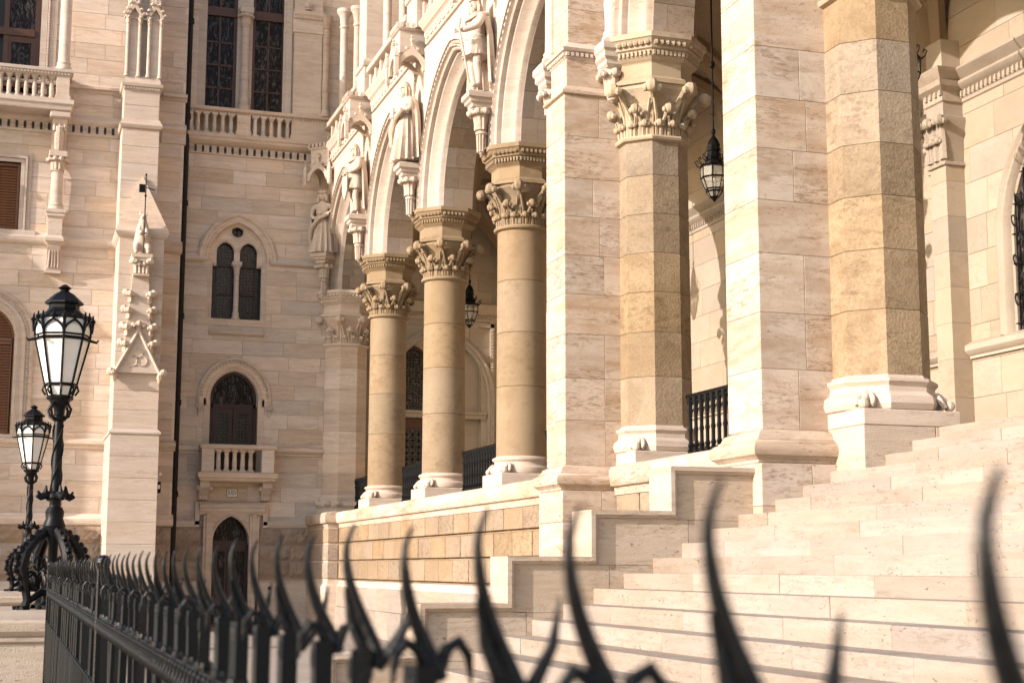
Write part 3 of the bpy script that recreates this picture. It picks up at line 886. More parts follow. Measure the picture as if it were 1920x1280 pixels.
for k in range(len(AX)-1):
    ya, yb = AX[k+1], AX[k]
    for u in (0.72, 1.05):
        for s, yy in ((1, ya), (-1, yb)):
            mb = MB(); cx, cy = (8.62, yy+s*u) if u < 1 else (8.95, yy+s*u)
            mb.lathe([(0.17, 13.6), (0.17, 13.72), (0.14, 13.76), (0.16, 13.82), (0.12, 13.88), (0.115, 14.0), (0.11, 17.1), (0.14, 17.13), (0.14, 17.18), (0.11, 17.22), (0.15, 17.5), (0.22, 17.6), (0.22, 17.7)], cx, cy, 14); obj('colonnette', mb, CREAM, upw)
    for yy in (ya+1.35, (ya+yb)/2, yb-1.35):
        mb = MB(); mb.box(9.0, 9.36, yy-0.09, yy+0.09, 13.6, 20); obj('window_mullion', mb, CREAM, upw, smooth=False)
    mb = MB(); mb.box(9.25, 9.34, ya+1.35, yb-1.35, 14.3, 20); obj('window_pane', mb, GLASS, upw, smooth=False)
mb = MB(); mb.box(8.3, 9.4, -2, 42.6, 13.58, 13.62); obj('gallery_floor', mb, CREAM, upw, smooth=False)

# ================================================================== VAULT AND INNER WALLS
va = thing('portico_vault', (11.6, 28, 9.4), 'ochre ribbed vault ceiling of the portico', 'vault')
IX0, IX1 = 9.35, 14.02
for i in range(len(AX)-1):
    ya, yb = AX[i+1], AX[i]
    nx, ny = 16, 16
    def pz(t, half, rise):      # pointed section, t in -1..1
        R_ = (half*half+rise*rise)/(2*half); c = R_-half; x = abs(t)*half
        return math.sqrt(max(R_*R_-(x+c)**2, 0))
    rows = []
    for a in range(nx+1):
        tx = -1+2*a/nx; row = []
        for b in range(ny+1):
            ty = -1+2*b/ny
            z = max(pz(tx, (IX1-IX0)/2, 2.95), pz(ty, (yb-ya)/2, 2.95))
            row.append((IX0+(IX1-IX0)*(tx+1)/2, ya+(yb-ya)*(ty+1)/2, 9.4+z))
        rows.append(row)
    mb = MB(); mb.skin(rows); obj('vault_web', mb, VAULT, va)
    for s in (1, -1):
        path = []
        for q in range(21):
            t = -1+q/10
            z = pz(t, (IX1-IX0)/2, 2.95)
            path.append((IX0+(IX1-IX0)*(t+1)/2, (ya+yb)/2+s*t*(yb-ya)/2, 9.36+z))
        mb = MB(); mb.tube(path, 0.09, 8); mb.tube([(p[0], p[1], p[2]+0.06) for p in path], 0.15, 6); obj('diagonal_rib', mb, VAULT, va)
for y in AX[1:]:
    sec = []
    half, rise = (IX1-IX0)/2, 2.85
    R_ = (half*half+rise*rise)/(2*half)
    mb = MB()
    arch_loft(mb, FF, [(-0.1, y-0.30), (0.08, y-0.30), (0.12, y-0.26), (0.12, y-0.2), (0.2, y-0.16), (0.25, y-0.1), (0.25, y+0.1), (0.2, y+0.16), (0.12, y+0.2), (0.12, y+0.26), (0.08, y+0.30), (-0.1, y+0.30)], half, R_, 9.4, None, 14, (IX0+IX1)/2)
    obj('transverse_arch', mb, VAULT, va)
mb = MB(); mb.box(9.5, 14.3, -2, 43.3, 12.9, 13.02); obj('vault_back', mb, VAULT, va, smooth=False)

iw = thing('inner_wall', (14.1, 28, 3.08), 'sunlit ochre ashlar back wall of the portico', 'wall')
IW = 14.0
WC = 17.45
win_h = arch_hole(1.45, 1.75, 6.55, 5.05, 0, 8, WC)
ocu = [(WC+0.62*math.cos(2*math.pi*k/20), 11.05+0.62*math.sin(2*math.pi*k/20)) for k in range(20)]
ashlar(iw, FA, 8, 43.0, 3.08, 12.6, 0.56, (0.95, 1.75), IW, 0.3, INNER, [win_h, ocu], 11, gap=0.007)
for ya, yb in ((8, 19.9), (20.6, 26.1), (26.8, 31.5), (32.2, 36.8), (37.5, 43.0)):
    string(iw, FA, ya, yb, [(0.0, 8.86), (0.03, 8.88), (0.03, 8.93), (0.05, 8.95), (0.05, 9.05), (0.13, 9.10), (0.16, 9.14), (0.16, 9.18), (0.10, 9.2), (0.22, 9.30), (0.25, 9.33), (0.25, 9.36), (0.0, 9.46)], IW, INNER, 'cornice')
    dentils(iw, FA, ya, yb, 8.955, 9.045, IW-0.085, IW-0.04, 0.11, 0.32, INNER)
    string(iw, FA, ya, yb, [(0.05, 4.80), (0.05, 4.84), (0.10, 4.87), (0.14, 4.92), (0.14, 5.0), (0.0, 5.08)], IW, INNER, 'dado_moulding')
for y in (20.22, 26.4, 31.8, 37.1, 14.1):
    # clustered pilaster with two shafts and crocket capitals
    for (dy, w, pr) in ((0.22, 0.30, 0.16), (-0.10, 0.42, 0.34)):
        z = 3.08; zs = [3.08, 3.6, 4.2, 4.8, 5.36, 5.92, 6.48, 7.04, 7.6, 7.84]
        for a, b in zip(zs[:-1], zs[1:]):
            mb = MB(); mb.box(IW-pr, IW+0.01, y+dy-w/2, y+dy+w/2, a+0.002, b-0.002); obj('pilaster_stone', mb, INNER, iw, smooth=False)
        mb = MB(); mb.rect(IW-pr, IW+0.02, y+dy-w/2, y+dy+w/2, [(0.0, 7.84), (0.035, 7.86), (0.03, 7.9), (0.0, 7.92), (0.02, 8.3), (0.09, 8.55), (0.09, 8.62), (0.02, 8.66), (0.02, 8.86)])
        for k, (ox, oy) in enumerate(((-1, -1), (-1, 1), (-1, 0))):
            leaf_knob(mb, (IW-pr, y+dy+oy*w*0.45, 7.95), (ox, oy*0.6, 0), 0.6, 0.16, 0.07)
            leaf_knob(mb, (IW-pr, y+dy+oy*w*0.3, 7.95), (ox, oy*0.3, 0), 0.3, 0.09, 0.045)
        obj('pilaster_capital', mb, INNER, iw)
        mb = MB(); mb.rect(IW-pr, IW+0.02, y+dy-w/2, y+dy+w/2, [(0.02, 8.86), (0.05, 8.88), (0.05, 9.04), (0.14, 9.1), (0.17, 9.18), (0.12, 9.2), (0.22, 9.3), (0.25, 9.36), (0.0, 9.46), (0.0, 9.9)]); obj('pilaster_entablature', mb, INNER, iw)
        dentils(iw, FA, y+dy-w/2-0.05, y+dy+w/2+0.05, 8.955, 9.045, IW-pr-0.085, IW-pr-0.04, 0.11, 0.4, INNER)
# arched window with iron grille
mb = MB(); arch_loft(mb, FA, [(-0.22, IW+0.01), (-0.22, IW-0.05), (-0.15, IW-0.09), (-0.1, IW-0.05), (-0.04, IW-0.06), (0.0, IW-0.01), (0.02, IW+0.05), (0.05, IW+0.07), (0.05, IW+0.15)], 1.45, 1.75, 6.55, 5.05, 12, WC); ws = obj('window', mb, INNER, iw)
mb = MB(); mb.box(IW+0.13, IW+0.15, WC-1.45, WC+1.45, 5.0, 8.4); obj('pane', mb, GLASS, ws, smooth=False)
mb = MB()
for k in range(13):
    y = WC-1.32+0.22*k
    mb.tube([(IW+0.06, y, 5.06), (IW+0.06, y, 7.5)], 0.014, 5)
    for q in range(9):
        z = 5.25+q*0.3; s = 1 if (k+q) % 2 else -1
        mb.tube([(IW+0.05, y+s*0.09*(1-math.cos(a))*0.5+s*0.02*math.sin(a), z+0.09*math.sin(a)) for a in [j*2*math.pi/9 for j in range(9)]], 0.011, 4)
for q in range(6): mb.tube([(IW+0.06, WC-1.42, 5.2+0.45*q), (IW+0.06, WC+1.42, 5.2+0.45*q)], 0.012, 5)
obj('iron_grille', mb, IRON, ws, kind='stuff')
mb = MB(); mb.tube([(IW-0.03, WC+0.7*math.cos(a), 11.05+0.7*math.sin(a)) for a in [2*math.pi*k/28 for k in range(28)]], 0.09, 8, closed=True)
mb.tube([(IW+0.02, WC+0.58*math.cos(a), 11.05+0.58*math.sin(a)) for a in [2*math.pi*k/28 for k in range(28)]], 0.06, 8, closed=True); oc = obj('oculus', mb, INNER, iw)
mb = MB(); mb.box(IW+0.15, IW+0.17, WC-0.7, WC+0.7, 10.3, 11.8); obj('pane', mb, GLASS, oc, smooth=False)

# end wall with the twin door
ew = thing('portico_end_wall', (11.7, 43.1, 3.08), 'ochre end wall of the portico with twin arched doorway', 'wall')
EY = 43.05; DC = 11.85
sub = [arch_hole(0.55, 0.75, 7.35, 6.15+0.02, 0, 7, DC-0.75), arch_hole(0.55, 0.75, 7.35, 6.17, 0, 7, DC+0.75), rpoly(DC-1.3, DC-0.2, 3.08, 5.95), rpoly(DC+0.2, DC+1.3, 3.08, 5.95)]
ashlar(ew, FF, 9.3, 14.05, 3.08, 12.6, 0.56, (0.8, 1.5), EY, 0.3, INNER, sub, 13, gap=0.009)
string(ew, FF, 9.3, 14.05, [(0.03, 8.88), (0.05, 8.95), (0.05, 9.05), (0.13, 9.10), (0.16, 9.18), (0.22, 9.30), (0.25, 9.36), (0.0, 9.46)], EY, INNER, 'cornice')
dentils(ew, FF, 9.3, 14.05, 8.955, 9.045, EY-0.085, EY-0.04, 0.12, 0.45, INNER)
mb = MB(); arch_loft(mb, FF, [(-0.25, EY), (-0.25, EY-0.06), (-0.18, EY-0.11), (-0.12, EY-0.06), (-0.05, EY-0.08), (0.0, EY-0.03), (0.0, EY)], 1.5, 1.85, 6.6, 3.5, 12, DC); obj('door_surround', mb, INNER, ew)
string(ew, FF, DC-1.45, DC+1.45, [(0.02, 5.95), (0.05, 6.0), (0.05, 6.05), (0.1, 6.1), (0.1, 6.15)], EY, INNER, 'lintel')
mb = MB(); mb.box(DC+0.1, DC+1.4, EY+0.14, EY+0.2, 3.08, 8.2); obj('blind_niche', mb, INNER, ew, smooth=False)
for s in (-1,):
    c = DC+0.75*s
    mb = MB(); arch_loft(mb, FF, [(0.0, EY+0.06), (0.07, EY+0.06), (0.07, EY+0.12)], 0.55, 0.75, 7.35, 6.15, 9, c); fr = obj('fanlight', mb, WOOD, ew)
    mb = MB(); mb.box(c-0.55, c+0.55, EY+0.13, EY+0.15, 6.1, 8.2); obj('pane', mb, LATT, fr, smooth=False)
    mb = MB(); mb.box(c-0.55, c+0.55, EY+0.1, EY+0.16, 3.08, 5.95); mb.box(c-0.55, c+0.55, EY+0.06, EY+0.1, 5.65, 5.95); mb.box(c-0.55, c-0.46, EY+0.06, EY+0.1, 3.08, 5.65); mb.box(c+0.46, c+0.55, EY+0.06, EY+0.1, 3.08, 5.65); mb.box(c-0.46, c+0.46, EY+0.06, EY+0.1, 3.08, 3.9)
    dr = obj('door', mb, WOOD, ew, smooth=False)
    mb = MB(); mb.box(c-0.45, c+0.45, EY+0.09, EY+0.098, 3.92, 5.6); pn = obj('pane', mb, LATT, dr, smooth=False)
    mb = MB()
    for a in range(5):
        for b in range(9): mb.ball((c-0.36+0.18*a, EY+0.085, 4.02+0.18*b), 0.05, seg=6, rings=4, sy=0.3)
    obj('door_stud', mb, IRON, dr, kind='stuff')
mb = MB(); mb.box(13.42, 13.54, EY-0.07, EY, 3.6, 8.88); mb.box(13.1, 13.54, EY-0.07, EY, 8.7, 8.82); fr = obj('panel_frame', mb, INNER, ew, smooth=False)
mb = MB()
for k in range(50): mb.ball((13.48, EY-0.075, 3.7+0.1*k), 0.035, seg=5, rings=4)
obj('bead_row', mb, INNER, fr, kind='stuff')
mb = MB(); mb.box(13.7, 13.95, EY-0.05, EY-0.005, 4.1, 5.0, 0.01); obj('plaque', mb, BRASS, ew, smooth=False)

# ================================================================== IRON RAILINGS
RX = 9.2
def rail_thing(y0, y1, label):
    t = thing('iron_railing', (RX, (y0+y1)/2, 3.08), label, 'railing', 'iron railings between the columns')
    mb = MB(); mb.box(RX-0.03, RX+0.03, y0, y1, 4.01, 4.07, 0.008); mb.box(RX-0.015, RX+0.015, y0, y1, 3.95, 3.985); obj('top_rail', mb, IRON, t, smooth=False)
    mb = MB(); mb.box(RX-0.02, RX+0.02, y0, y1, 3.17, 3.215, 0.005); obj('bottom_rail', mb, IRON, t, smooth=False)
    n = max(4, round((y1-y0)/0.19)); p = (y1-y0)/n
    me = None
    for k in range(n):
        if me is None:
            mb = MB(); mb.lathe([(0.045, 0), (0.045, 0.05), (0.026, 0.08), (0.04, 0.12), (0.026, 0.16), (0.026, 0.3), (0.036, 0.34), (0.026, 0.38), (0.026, 0.55), (0.042, 0.62), (0.03, 0.66), (0.048, 0.75), (0.048, 0.80)], seg=8)
            me = mb.mesh('baluster'); me.materials.append(IRON)
        o = obj('baluster', me, IRON, t, local=True)
        o.location = (0, y0+p*(k+0.5)-(y0+y1)/2, 0.135)
    return t
rail_thing(37.95, 42.1, 'dark iron railing between the engaged corner column and round column')
rail_thing(32.6, 36.7, 'dark iron railing between the two round columns by the door')
rail_thing(27.25, 31.4, 'dark iron railing between round column and the column beside the pier')
rail_thing(21.5, 26.06, 'dark iron railing mostly hidden behind the tall travertine pier')
rail_thing(15.1, 19.95, 'dark iron railing between octagonal column and stairside pier')

# ================================================================== HANGING LANTERNS
def lantern(cy, label, first=[None]):
    if first[0] is None:
        t = thing('hanging_lantern', (11.46, cy, 8.0), label, 'lantern', 'iron lanterns hung from the vault')
        first[0] = t; t.scale = (0.72, 0.72, 1)
        mb = MB(); mb.tube([(0, 0, 1.15), (0, 0, 4.2)], 0.022, 8); mb.ball((0, 0, 2.42), 0.075); mb.ball((0, 0, 1.2), 0.06); mb.box(-0.07, 0.07, -0.01, 0.01, 1.50, 1.515); obj('chain_rod', mb, IRON, t, True)
        mb = MB(); mb.lathe([(0.02, 1.14), (0.05, 1.10), (0.11, 1.04), (0.15, 0.95), (0.14, 0.90), (0.17, 0.88), (0.17, 0.85), (0.13, 0.84), (0.17, 0.74), (0.20, 0.66), (0.22, 0.64), (0.22, 0.61), (0.32, 0.58), (0.34, 0.55)], seg=8); obj('crown', mb, IRON, t, True)
        mb = MB()
        prof = [(0.33, 0.56), (0.33, 0.36), (0.21, 0.16), (0.20, 0.12), (0.11, 0.02)]
        for k in range(8):
            a = k*math.pi/4+0.2
            for p, q in zip(prof[:-1], prof[1:]): mb.tube([(p[0]*math.cos(a), p[0]*math.sin(a), p[1]), (q[0]*math.cos(a), q[0]*math.sin(a), q[1])], 0.014, 5)
            mb.tube([(0.34*math.cos(a), 0.34*math.sin(a), 0.56), (0.42*math.cos(a), 0.42*math.sin(a), 0.60), (0.46*math.cos(a), 0.46*math.sin(a), 0.67), (0.41*math.cos(a), 0.41*math.sin(a), 0.70), (0.38*math.cos(a), 0.38*math.sin(a), 0.65)], 0.013, 5)
            mb.tube([(0.19*math.cos(a), 0.19*math.sin(a), 0.68), (0.28*math.cos(a), 0.28*math.sin(a), 0.74), (0.25*math.cos(a), 0.25*math.sin(a), 0.82)], 0.014, 5)
        for r, z in prof: mb.tube([(r*math.cos(2*math.pi*k/8+0.2), r*math.sin(2*math.pi*k/8+0.2), z) for k in range(8)], 0.016, 5, closed=True)
        mb.lathe([(0.11, 0.03), (0.06, -0.02), (0.02, -0.06)], seg=8)
        obj('frame', mb, IRON, t, True)
        for k in range(8):
            a0, a1 = k*math.pi/4+0.2, (k+1)*math.pi/4+0.2
            mb = MB()
            mb.skin([[(r*0.985*math.cos(a), r*0.985*math.sin(a), z) for a in (a0, a1)] for r, z in prof]); obj('pane', mb, LGL2, t, True, smooth=False)
        mb = MB(); mb.lathe([(0.03, 0.36), (0.045, 0.33), (0.04, 0.22), (0.02, 0.17)], seg=10); obj('bulb', mb, BULB, t, True)
        return t
    c = copy_tree(first[0]); c.location = (11.46, cy, 8.0); c['label'] = label
    return c
m, nt, b = new_mat('lantern_clear')
b.inputs['Base Color'].default_value = (0.55, 0.52, 0.42, 1); b.inputs['Transmission Weight'].default_value = 0.0
b.inputs['Alpha'].default_value = 0.38; b.inputs['Roughness'].default_value = 0.1
LGL2 = m
lantern(23.6, 'iron lantern hanging on a long rod next to the octagonal column')
lantern(38.6, 'iron lantern half hidden behind the middle round column')
lantern(29.3, 'iron lantern behind the travertine pier casting a shadow on the back wall')
lantern(17.62, 'iron lantern hanging behind the octagonal column at the steps')

# ================================================================== STATUES WITH CONSOLES AND CANOPIES
def skin_body(name, joints, edges, mat, parent, root=0, sub=1):
    me = bpy.data.meshes.new(name)
    me.from_pydata([j[:3] for j in joints], edges, [])
    o = bpy.data.objects.new(name, me)
    link(o, parent, True)
    md = o.modifiers.new('skin', 'SKIN'); md.use_smooth_shade = True
    for i, j in enumerate(joints):
        r = j[3]
        me.skin_vertices[0].data[i].radius = (r, j[4] if len(j) > 4 else r)
        me.skin_vertices[0].data[i].use_root = (i == root)
    s = o.modifiers.new('sub', 'SUBSURF'); s.levels = sub; s.render_levels = sub
    me.materials.append(mat)
    return o

def drape(mb, rings, seg=20, fold=0.03, nf=7, ph=0.0, a0=0.0, a1=2*math.pi):
    """robe: rings = (cx, cy, z, rx, ry); folds deepen downwards"""
    rows = []
    full = a1-a0 > 6.2
    n = seg if full else seg+1
    z0, z1 = rings[0][2], rings[-1][2]
    for cx, cy, z, rx, ry in rings:
        k = fold*abs(z-z0)/max(abs(z1-z0), 1e-6)
        rows.append([(cx+(rx+k*math.sin(nf*(a0+(a1-a0)*j/seg)+ph))*math.cos(a0+(a1-a0)*j/seg), cy+(ry+k*math.sin(nf*(a0+(a1-a0)*j/seg)+ph))*math.sin(a0+(a1-a0)*j/seg), z) for j in range(n)])
    mb.skin(rows, cu=full, cap0=full, cap1=full)

def head(mb, x, y, z, fx, fy, crown=True, beard=True, helmet=False):
    f = Vector((fx, fy, 0)).normalized(); s = Vector((-f.y, f.x, 0))
    mb.ball((x, y, z), 0.105, 0.92, 0.92, 1.22, 12, 8)
    c = Vector((x, y, z))
    mb.ball(c+f*0.10+Vector((0, 0, -0.01)), 0.026, seg=6, rings=4, sz=1.5)          # nose
    for q in (1, -1):
        mb.ball(c+f*0.075+s*0.04*q+Vector((0, 0, 0.03)), 0.022, seg=6, rings=4)     # brow
        mb.ball(c+s*0.1*q, 0.03, seg=6, rings=4, sz=1.3)                            # ear
    mb.ball(c+f*0.085+Vector((0, 0, -0.06)), 0.028, seg=6, rings=4, sz=0.6)         # lips
    if beard: mb.ball(c+f*0.06+Vector((0, 0, -0.115)), 0.06, seg=8, rings=5, sz=1.3)
    for k in range(7):      # hair locks
        a = math.pi*0.45+math.pi*1.1*k/6
        d = f*math.cos(a)+s*math.sin(a)
        mb.tube([c+d*0.09+Vector((0, 0, 0.06)), c+d*0.125+Vector((0, 0, -0.04)), c+d*0.12+Vector((0, 0, -0.15))], 0.034, 5)
    if crown:
        mb.lathe([(0.10, 0.07), (0.118, 0.075), (0.122, 0.135), (0.11, 0.14)], x, y, 14, 0, z)
        for k in range(8):
            a = k*math.pi/4
            mb.tube([(x+0.118*math.cos(a), y+0.118*math.sin(a), z+0.13), (x+0.13*math.cos(a), y+0.13*math.sin(a), z+0.195)], [0.024, 0.01], 5)
    if helmet:
        mb.lathe([(0.125, 0.03), (0.13, 0.05), (0.118, 0.11), (0.07, 0.17), (0.02, 0.2)], x, y, 12, 0, z)

def statue(loc, label, pose, rz):
    """life-size figure; local front is -X"""
    t = thing('statue', loc, label, 'statue', 'statues of figures on wall consoles', rz)
    st = CARVE
    if pose in ('king', 'knight'):
        # legs one step apart, torso, arms : one continuous figure
        if pose == 'king':
            ra = [(-0.02, -0.27, 1.42), (-0.16, -0.34, 1.17), (-0.40, -0.24, 1.06), (-0.47, -0.21, 1.05)]
            la = [(0.02, 0.26, 1.42), (0.10, 0.32, 1.15), (-0.05, 0.30, 0.95), (-0.10, 0.28, 0.92)]
        else:
            ra = [(-0.02, -0.27, 1.42), (-0.06, -0.34, 1.17), (-0.20, -0.16, 1.10), (-0.24, -0.08, 1.10)]
            la = [(0.0, 0.27, 1.42), (0.02, 0.36, 1.15), (-0.18, 0.24, 1.04), (-0.24, 0.16, 1.05)]
        J = [(0, 0, 0.92, 0.17, 0.19), (0, 0, 1.12, 0.15, 0.17), (0, 0, 1.34, 0.17, 0.2), (0, 0, 1.48, 0.10), (-0.01, 0, 1.58, 0.065),
             (0, -0.11, 0.82, 0.125), (-0.06, -0.13, 0.47, 0.085), (-0.02, -0.14, 0.28, 0.085), (-0.02, -0.14, 0.08, 0.055), (-0.20, -0.16, 0.04, 0.05),
             (0, 0.11, 0.82, 0.125), (0.0, 0.14, 0.47, 0.085), (0.05, 0.15, 0.28, 0.085), (0.06, 0.15, 0.08, 0.055), (-0.10, 0.19, 0.04, 0.05)]
        E_ = [(0, 1), (1, 2), (2, 3), (3, 4), (0, 5), (5, 6), (6, 7), (7, 8), (8, 9), (0, 10), (10, 11), (11, 12), (12, 13), (13, 14)]
        for arm in (ra, la):
            b_ = len(J); rad = [0.095, 0.075, 0.055, 0.05]
            J += [(*p, r) for p, r in zip(arm, rad)]
            E_ += [(2, b_), (b_, b_+1), (b_+1, b_+2), (b_+2, b_+3)]
        skin_body('body', J, E_, st, t, 0, 1)
        mb = MB(); drape(mb, [(0, 0, 1.0, 0.19, 0.21), (0, 0, 0.85, 0.22, 0.25), (-0.01, 0, 0.66, 0.25, 0.28)], 20, 0.03, 12)
        mb.lathe([(0.205, 0.98), (0.215, 1.0), (0.215, 1.04), (0.2, 1.06)], 0, 0, 16)
        obj('tunic', mb, st, t, True)
        mb = MB(); drape(mb, [(0.0, 0, 1.5, 0.15, 0.19), (0.02, 0, 1.40, 0.23, 0.31), (0.06, 0, 1.05, 0.22, 0.36), (0.08, 0, 0.5, 0.22, 0.36), (0.09, 0, 0.1, 0.24, 0.38)], 30, 0.06, 11, 0.4, -1.75, 1.75)
        mb.tube([(-0.12, -0.2, 1.44), (-0.17, 0.0, 1.40), (-0.12, 0.2, 1.44), (0.1, 0.26, 1.46), (0.16, 0.0, 1.5), (0.1, -0.26, 1.46)], 0.045, 6, closed=True)
        obj('cloak', mb, st, t, True)
        mb = MB(); head(mb, -0.03, 0, 1.68, -1, -0.25 if pose == 'king' else 0.1, pose == 'king', True, pose != 'king')
        obj('head', mb, st, t, True)
        for arm, s in ((ra, -1), (la, 1)):
            mb = MB(); e = Vector(arm[3]); d = (e-Vector(arm[2])).normalized()
            mb.ball(e+d*0.03, 0.05, seg=8, rings=5)
            for k in range(4): mb.tube([e+d*0.05+Vector((0, 0, 0.035-0.024*k)), e+d*0.095+Vector((0, 0, 0.03-0.024*k)), e+d*0.09+Vector((-0.01, -s*0.045, 0.028-0.024*k))], 0.0125, 5)
            mb.tube([e+d*0.02+Vector((0, -s*0.04, 0.02)), e+d*0.06+Vector((0, -s*0.07, 0.035)), e+d*0.09+Vector((0, -s*0.06, 0.04))], 0.014, 5)
            obj('hand', mb, st, t, True)
        if pose == 'king':
            mb = MB(); mb.tube([(-0.50, -0.26, 1.26), (-0.52, -0.24, 1.1), (-0.30, -0.26, 0.05)], [0.024, 0.024, 0.017], 7); obj('sword', mb, PIPE if False else st, t, True)
        else:
            mb = MB(); mb.prism([(-0.16, 0.98), (0.16, 0.98), (0.15, 0.6), (0.0, 0.36), (-0.15, 0.6)], 'x', -0.30, -0.26); obj('shield', mb, st, t, True)
    else:
        crown = pose != 'saint'
        J = [(0, 0, 0.9, 0.17, 0.2), (0, 0, 1.12, 0.15, 0.17), (0, 0, 1.34, 0.16, 0.19), (0, 0, 1.48, 0.10), (-0.01, 0, 1.58, 0.06),
             (-0.02, -0.26, 1.40, 0.09), (-0.05, -0.33, 1.16, 0.075), (-0.24, -0.16, 1.12, 0.055), (-0.28, -0.06, 1.14, 0.045),
             (0.0, 0.26, 1.40, 0.09), (-0.02, 0.34, 1.17, 0.075), (-0.22, 0.22, 1.02, 0.055), (-0.27, 0.14, 1.0, 0.045), (0, 0, 0.5, 0.18, 0.22), (0, 0, 0.08, 0.2, 0.24)]
        E_ = [(0, 1), (1, 2), (2, 3), (3, 4), (2, 5), (5, 6), (6, 7), (7, 8), (2, 9), (9, 10), (10, 11), (11, 12), (0, 13), (13, 14)]
        skin_body('body', J, E_, st, t, 0, 1)
        mb = MB(); drape(mb, [(0, 0, 1.08, 0.17, 0.2), (-0.01, 0, 0.85, 0.21, 0.25), (-0.02, 0, 0.45, 0.23, 0.28), (-0.03, 0, 0.03, 0.28, 0.32)], 40, 0.055, 13, 0.5)
        obj('robe', mb, st, t, True)
        mb = MB(); drape(mb, [(0.0, 0, 1.5, 0.15, 0.19), (0.02, 0, 1.40, 0.22, 0.32), (0.05, 0, 1.05, 0.22, 0.39), (0.07, 0, 0.5, 0.23, 0.38), (0.08, 0, 0.06, 0.25, 0.38)], 32, 0.06, 12, 0.2, -1.95, 1.95)
        mb.tube([(-0.25, -0.30, 1.12), (-0.28, 0.0, 0.98), (-0.24, 0.25, 0.72), (-0.2, 0.3, 0.4)], [0.05, 0.06, 0.07, 0.05], 7)
        obj('cloak', mb, st, t, True)
        mb = MB(); head(mb, -0.03, 0, 1.68, -1, 0.15, crown, pose == 'saint', pose == 'saint'); obj('head', mb, st, t, True)
        for e, s in ((Vector((-0.28, -0.05, 1.14)), -1), (Vector((-0.27, 0.13, 1.0)), 1)):
            mb = MB(); mb.ball(e, 0.05, seg=8, rings=5)
            for k in range(4): mb.tube([e+Vector((-0.02, -s*0.02, 0.03-0.022*k)), e+Vector((-0.045, -s*0.07, 0.03-0.022*k)), e+Vector((-0.03, -s*0.11, 0.026-0.022*k))], 0.0125, 5)
            mb.tube([e+Vector((0, 0, 0.04)), e+Vector((-0.03, -s*0.05, 0.055))], 0.014, 5)
            obj('hand', mb, st, t, True)
        if pose == 'queen':
            mb = MB(); mb.tube([(-0.2, -0.05, 1.02), (-0.34, -0.52, 1.24), (-0.38, -0.72, 1.34)], [0.022, 0.02, 0.012], 6); obj('sceptre', mb, st, t, True)
        if pose == 'saint':
            mb = MB(); mb.box(-0.36, -0.26, -0.06, 0.10, 0.98, 1.20, 0.01); obj('book', mb, st, t, True)
    return t

STX = 8.0
statue((STX, 26.62, 10.50), 'crowned king statue leaning on a sword, between the large arches', 'king', 0.25)
statue((STX, 32.0, 10.48), 'robed bearded statue holding a book above the middle column', 'saint', 0.2)
statue((STX, 37.25, 10.46), 'helmeted warrior statue with shield above the far round column', 'knight', 0.2)
statue((8.12, 42.12, 10.42), 'crowned queen statue with sceptre in the shaded corner', 'queen', 0.95)

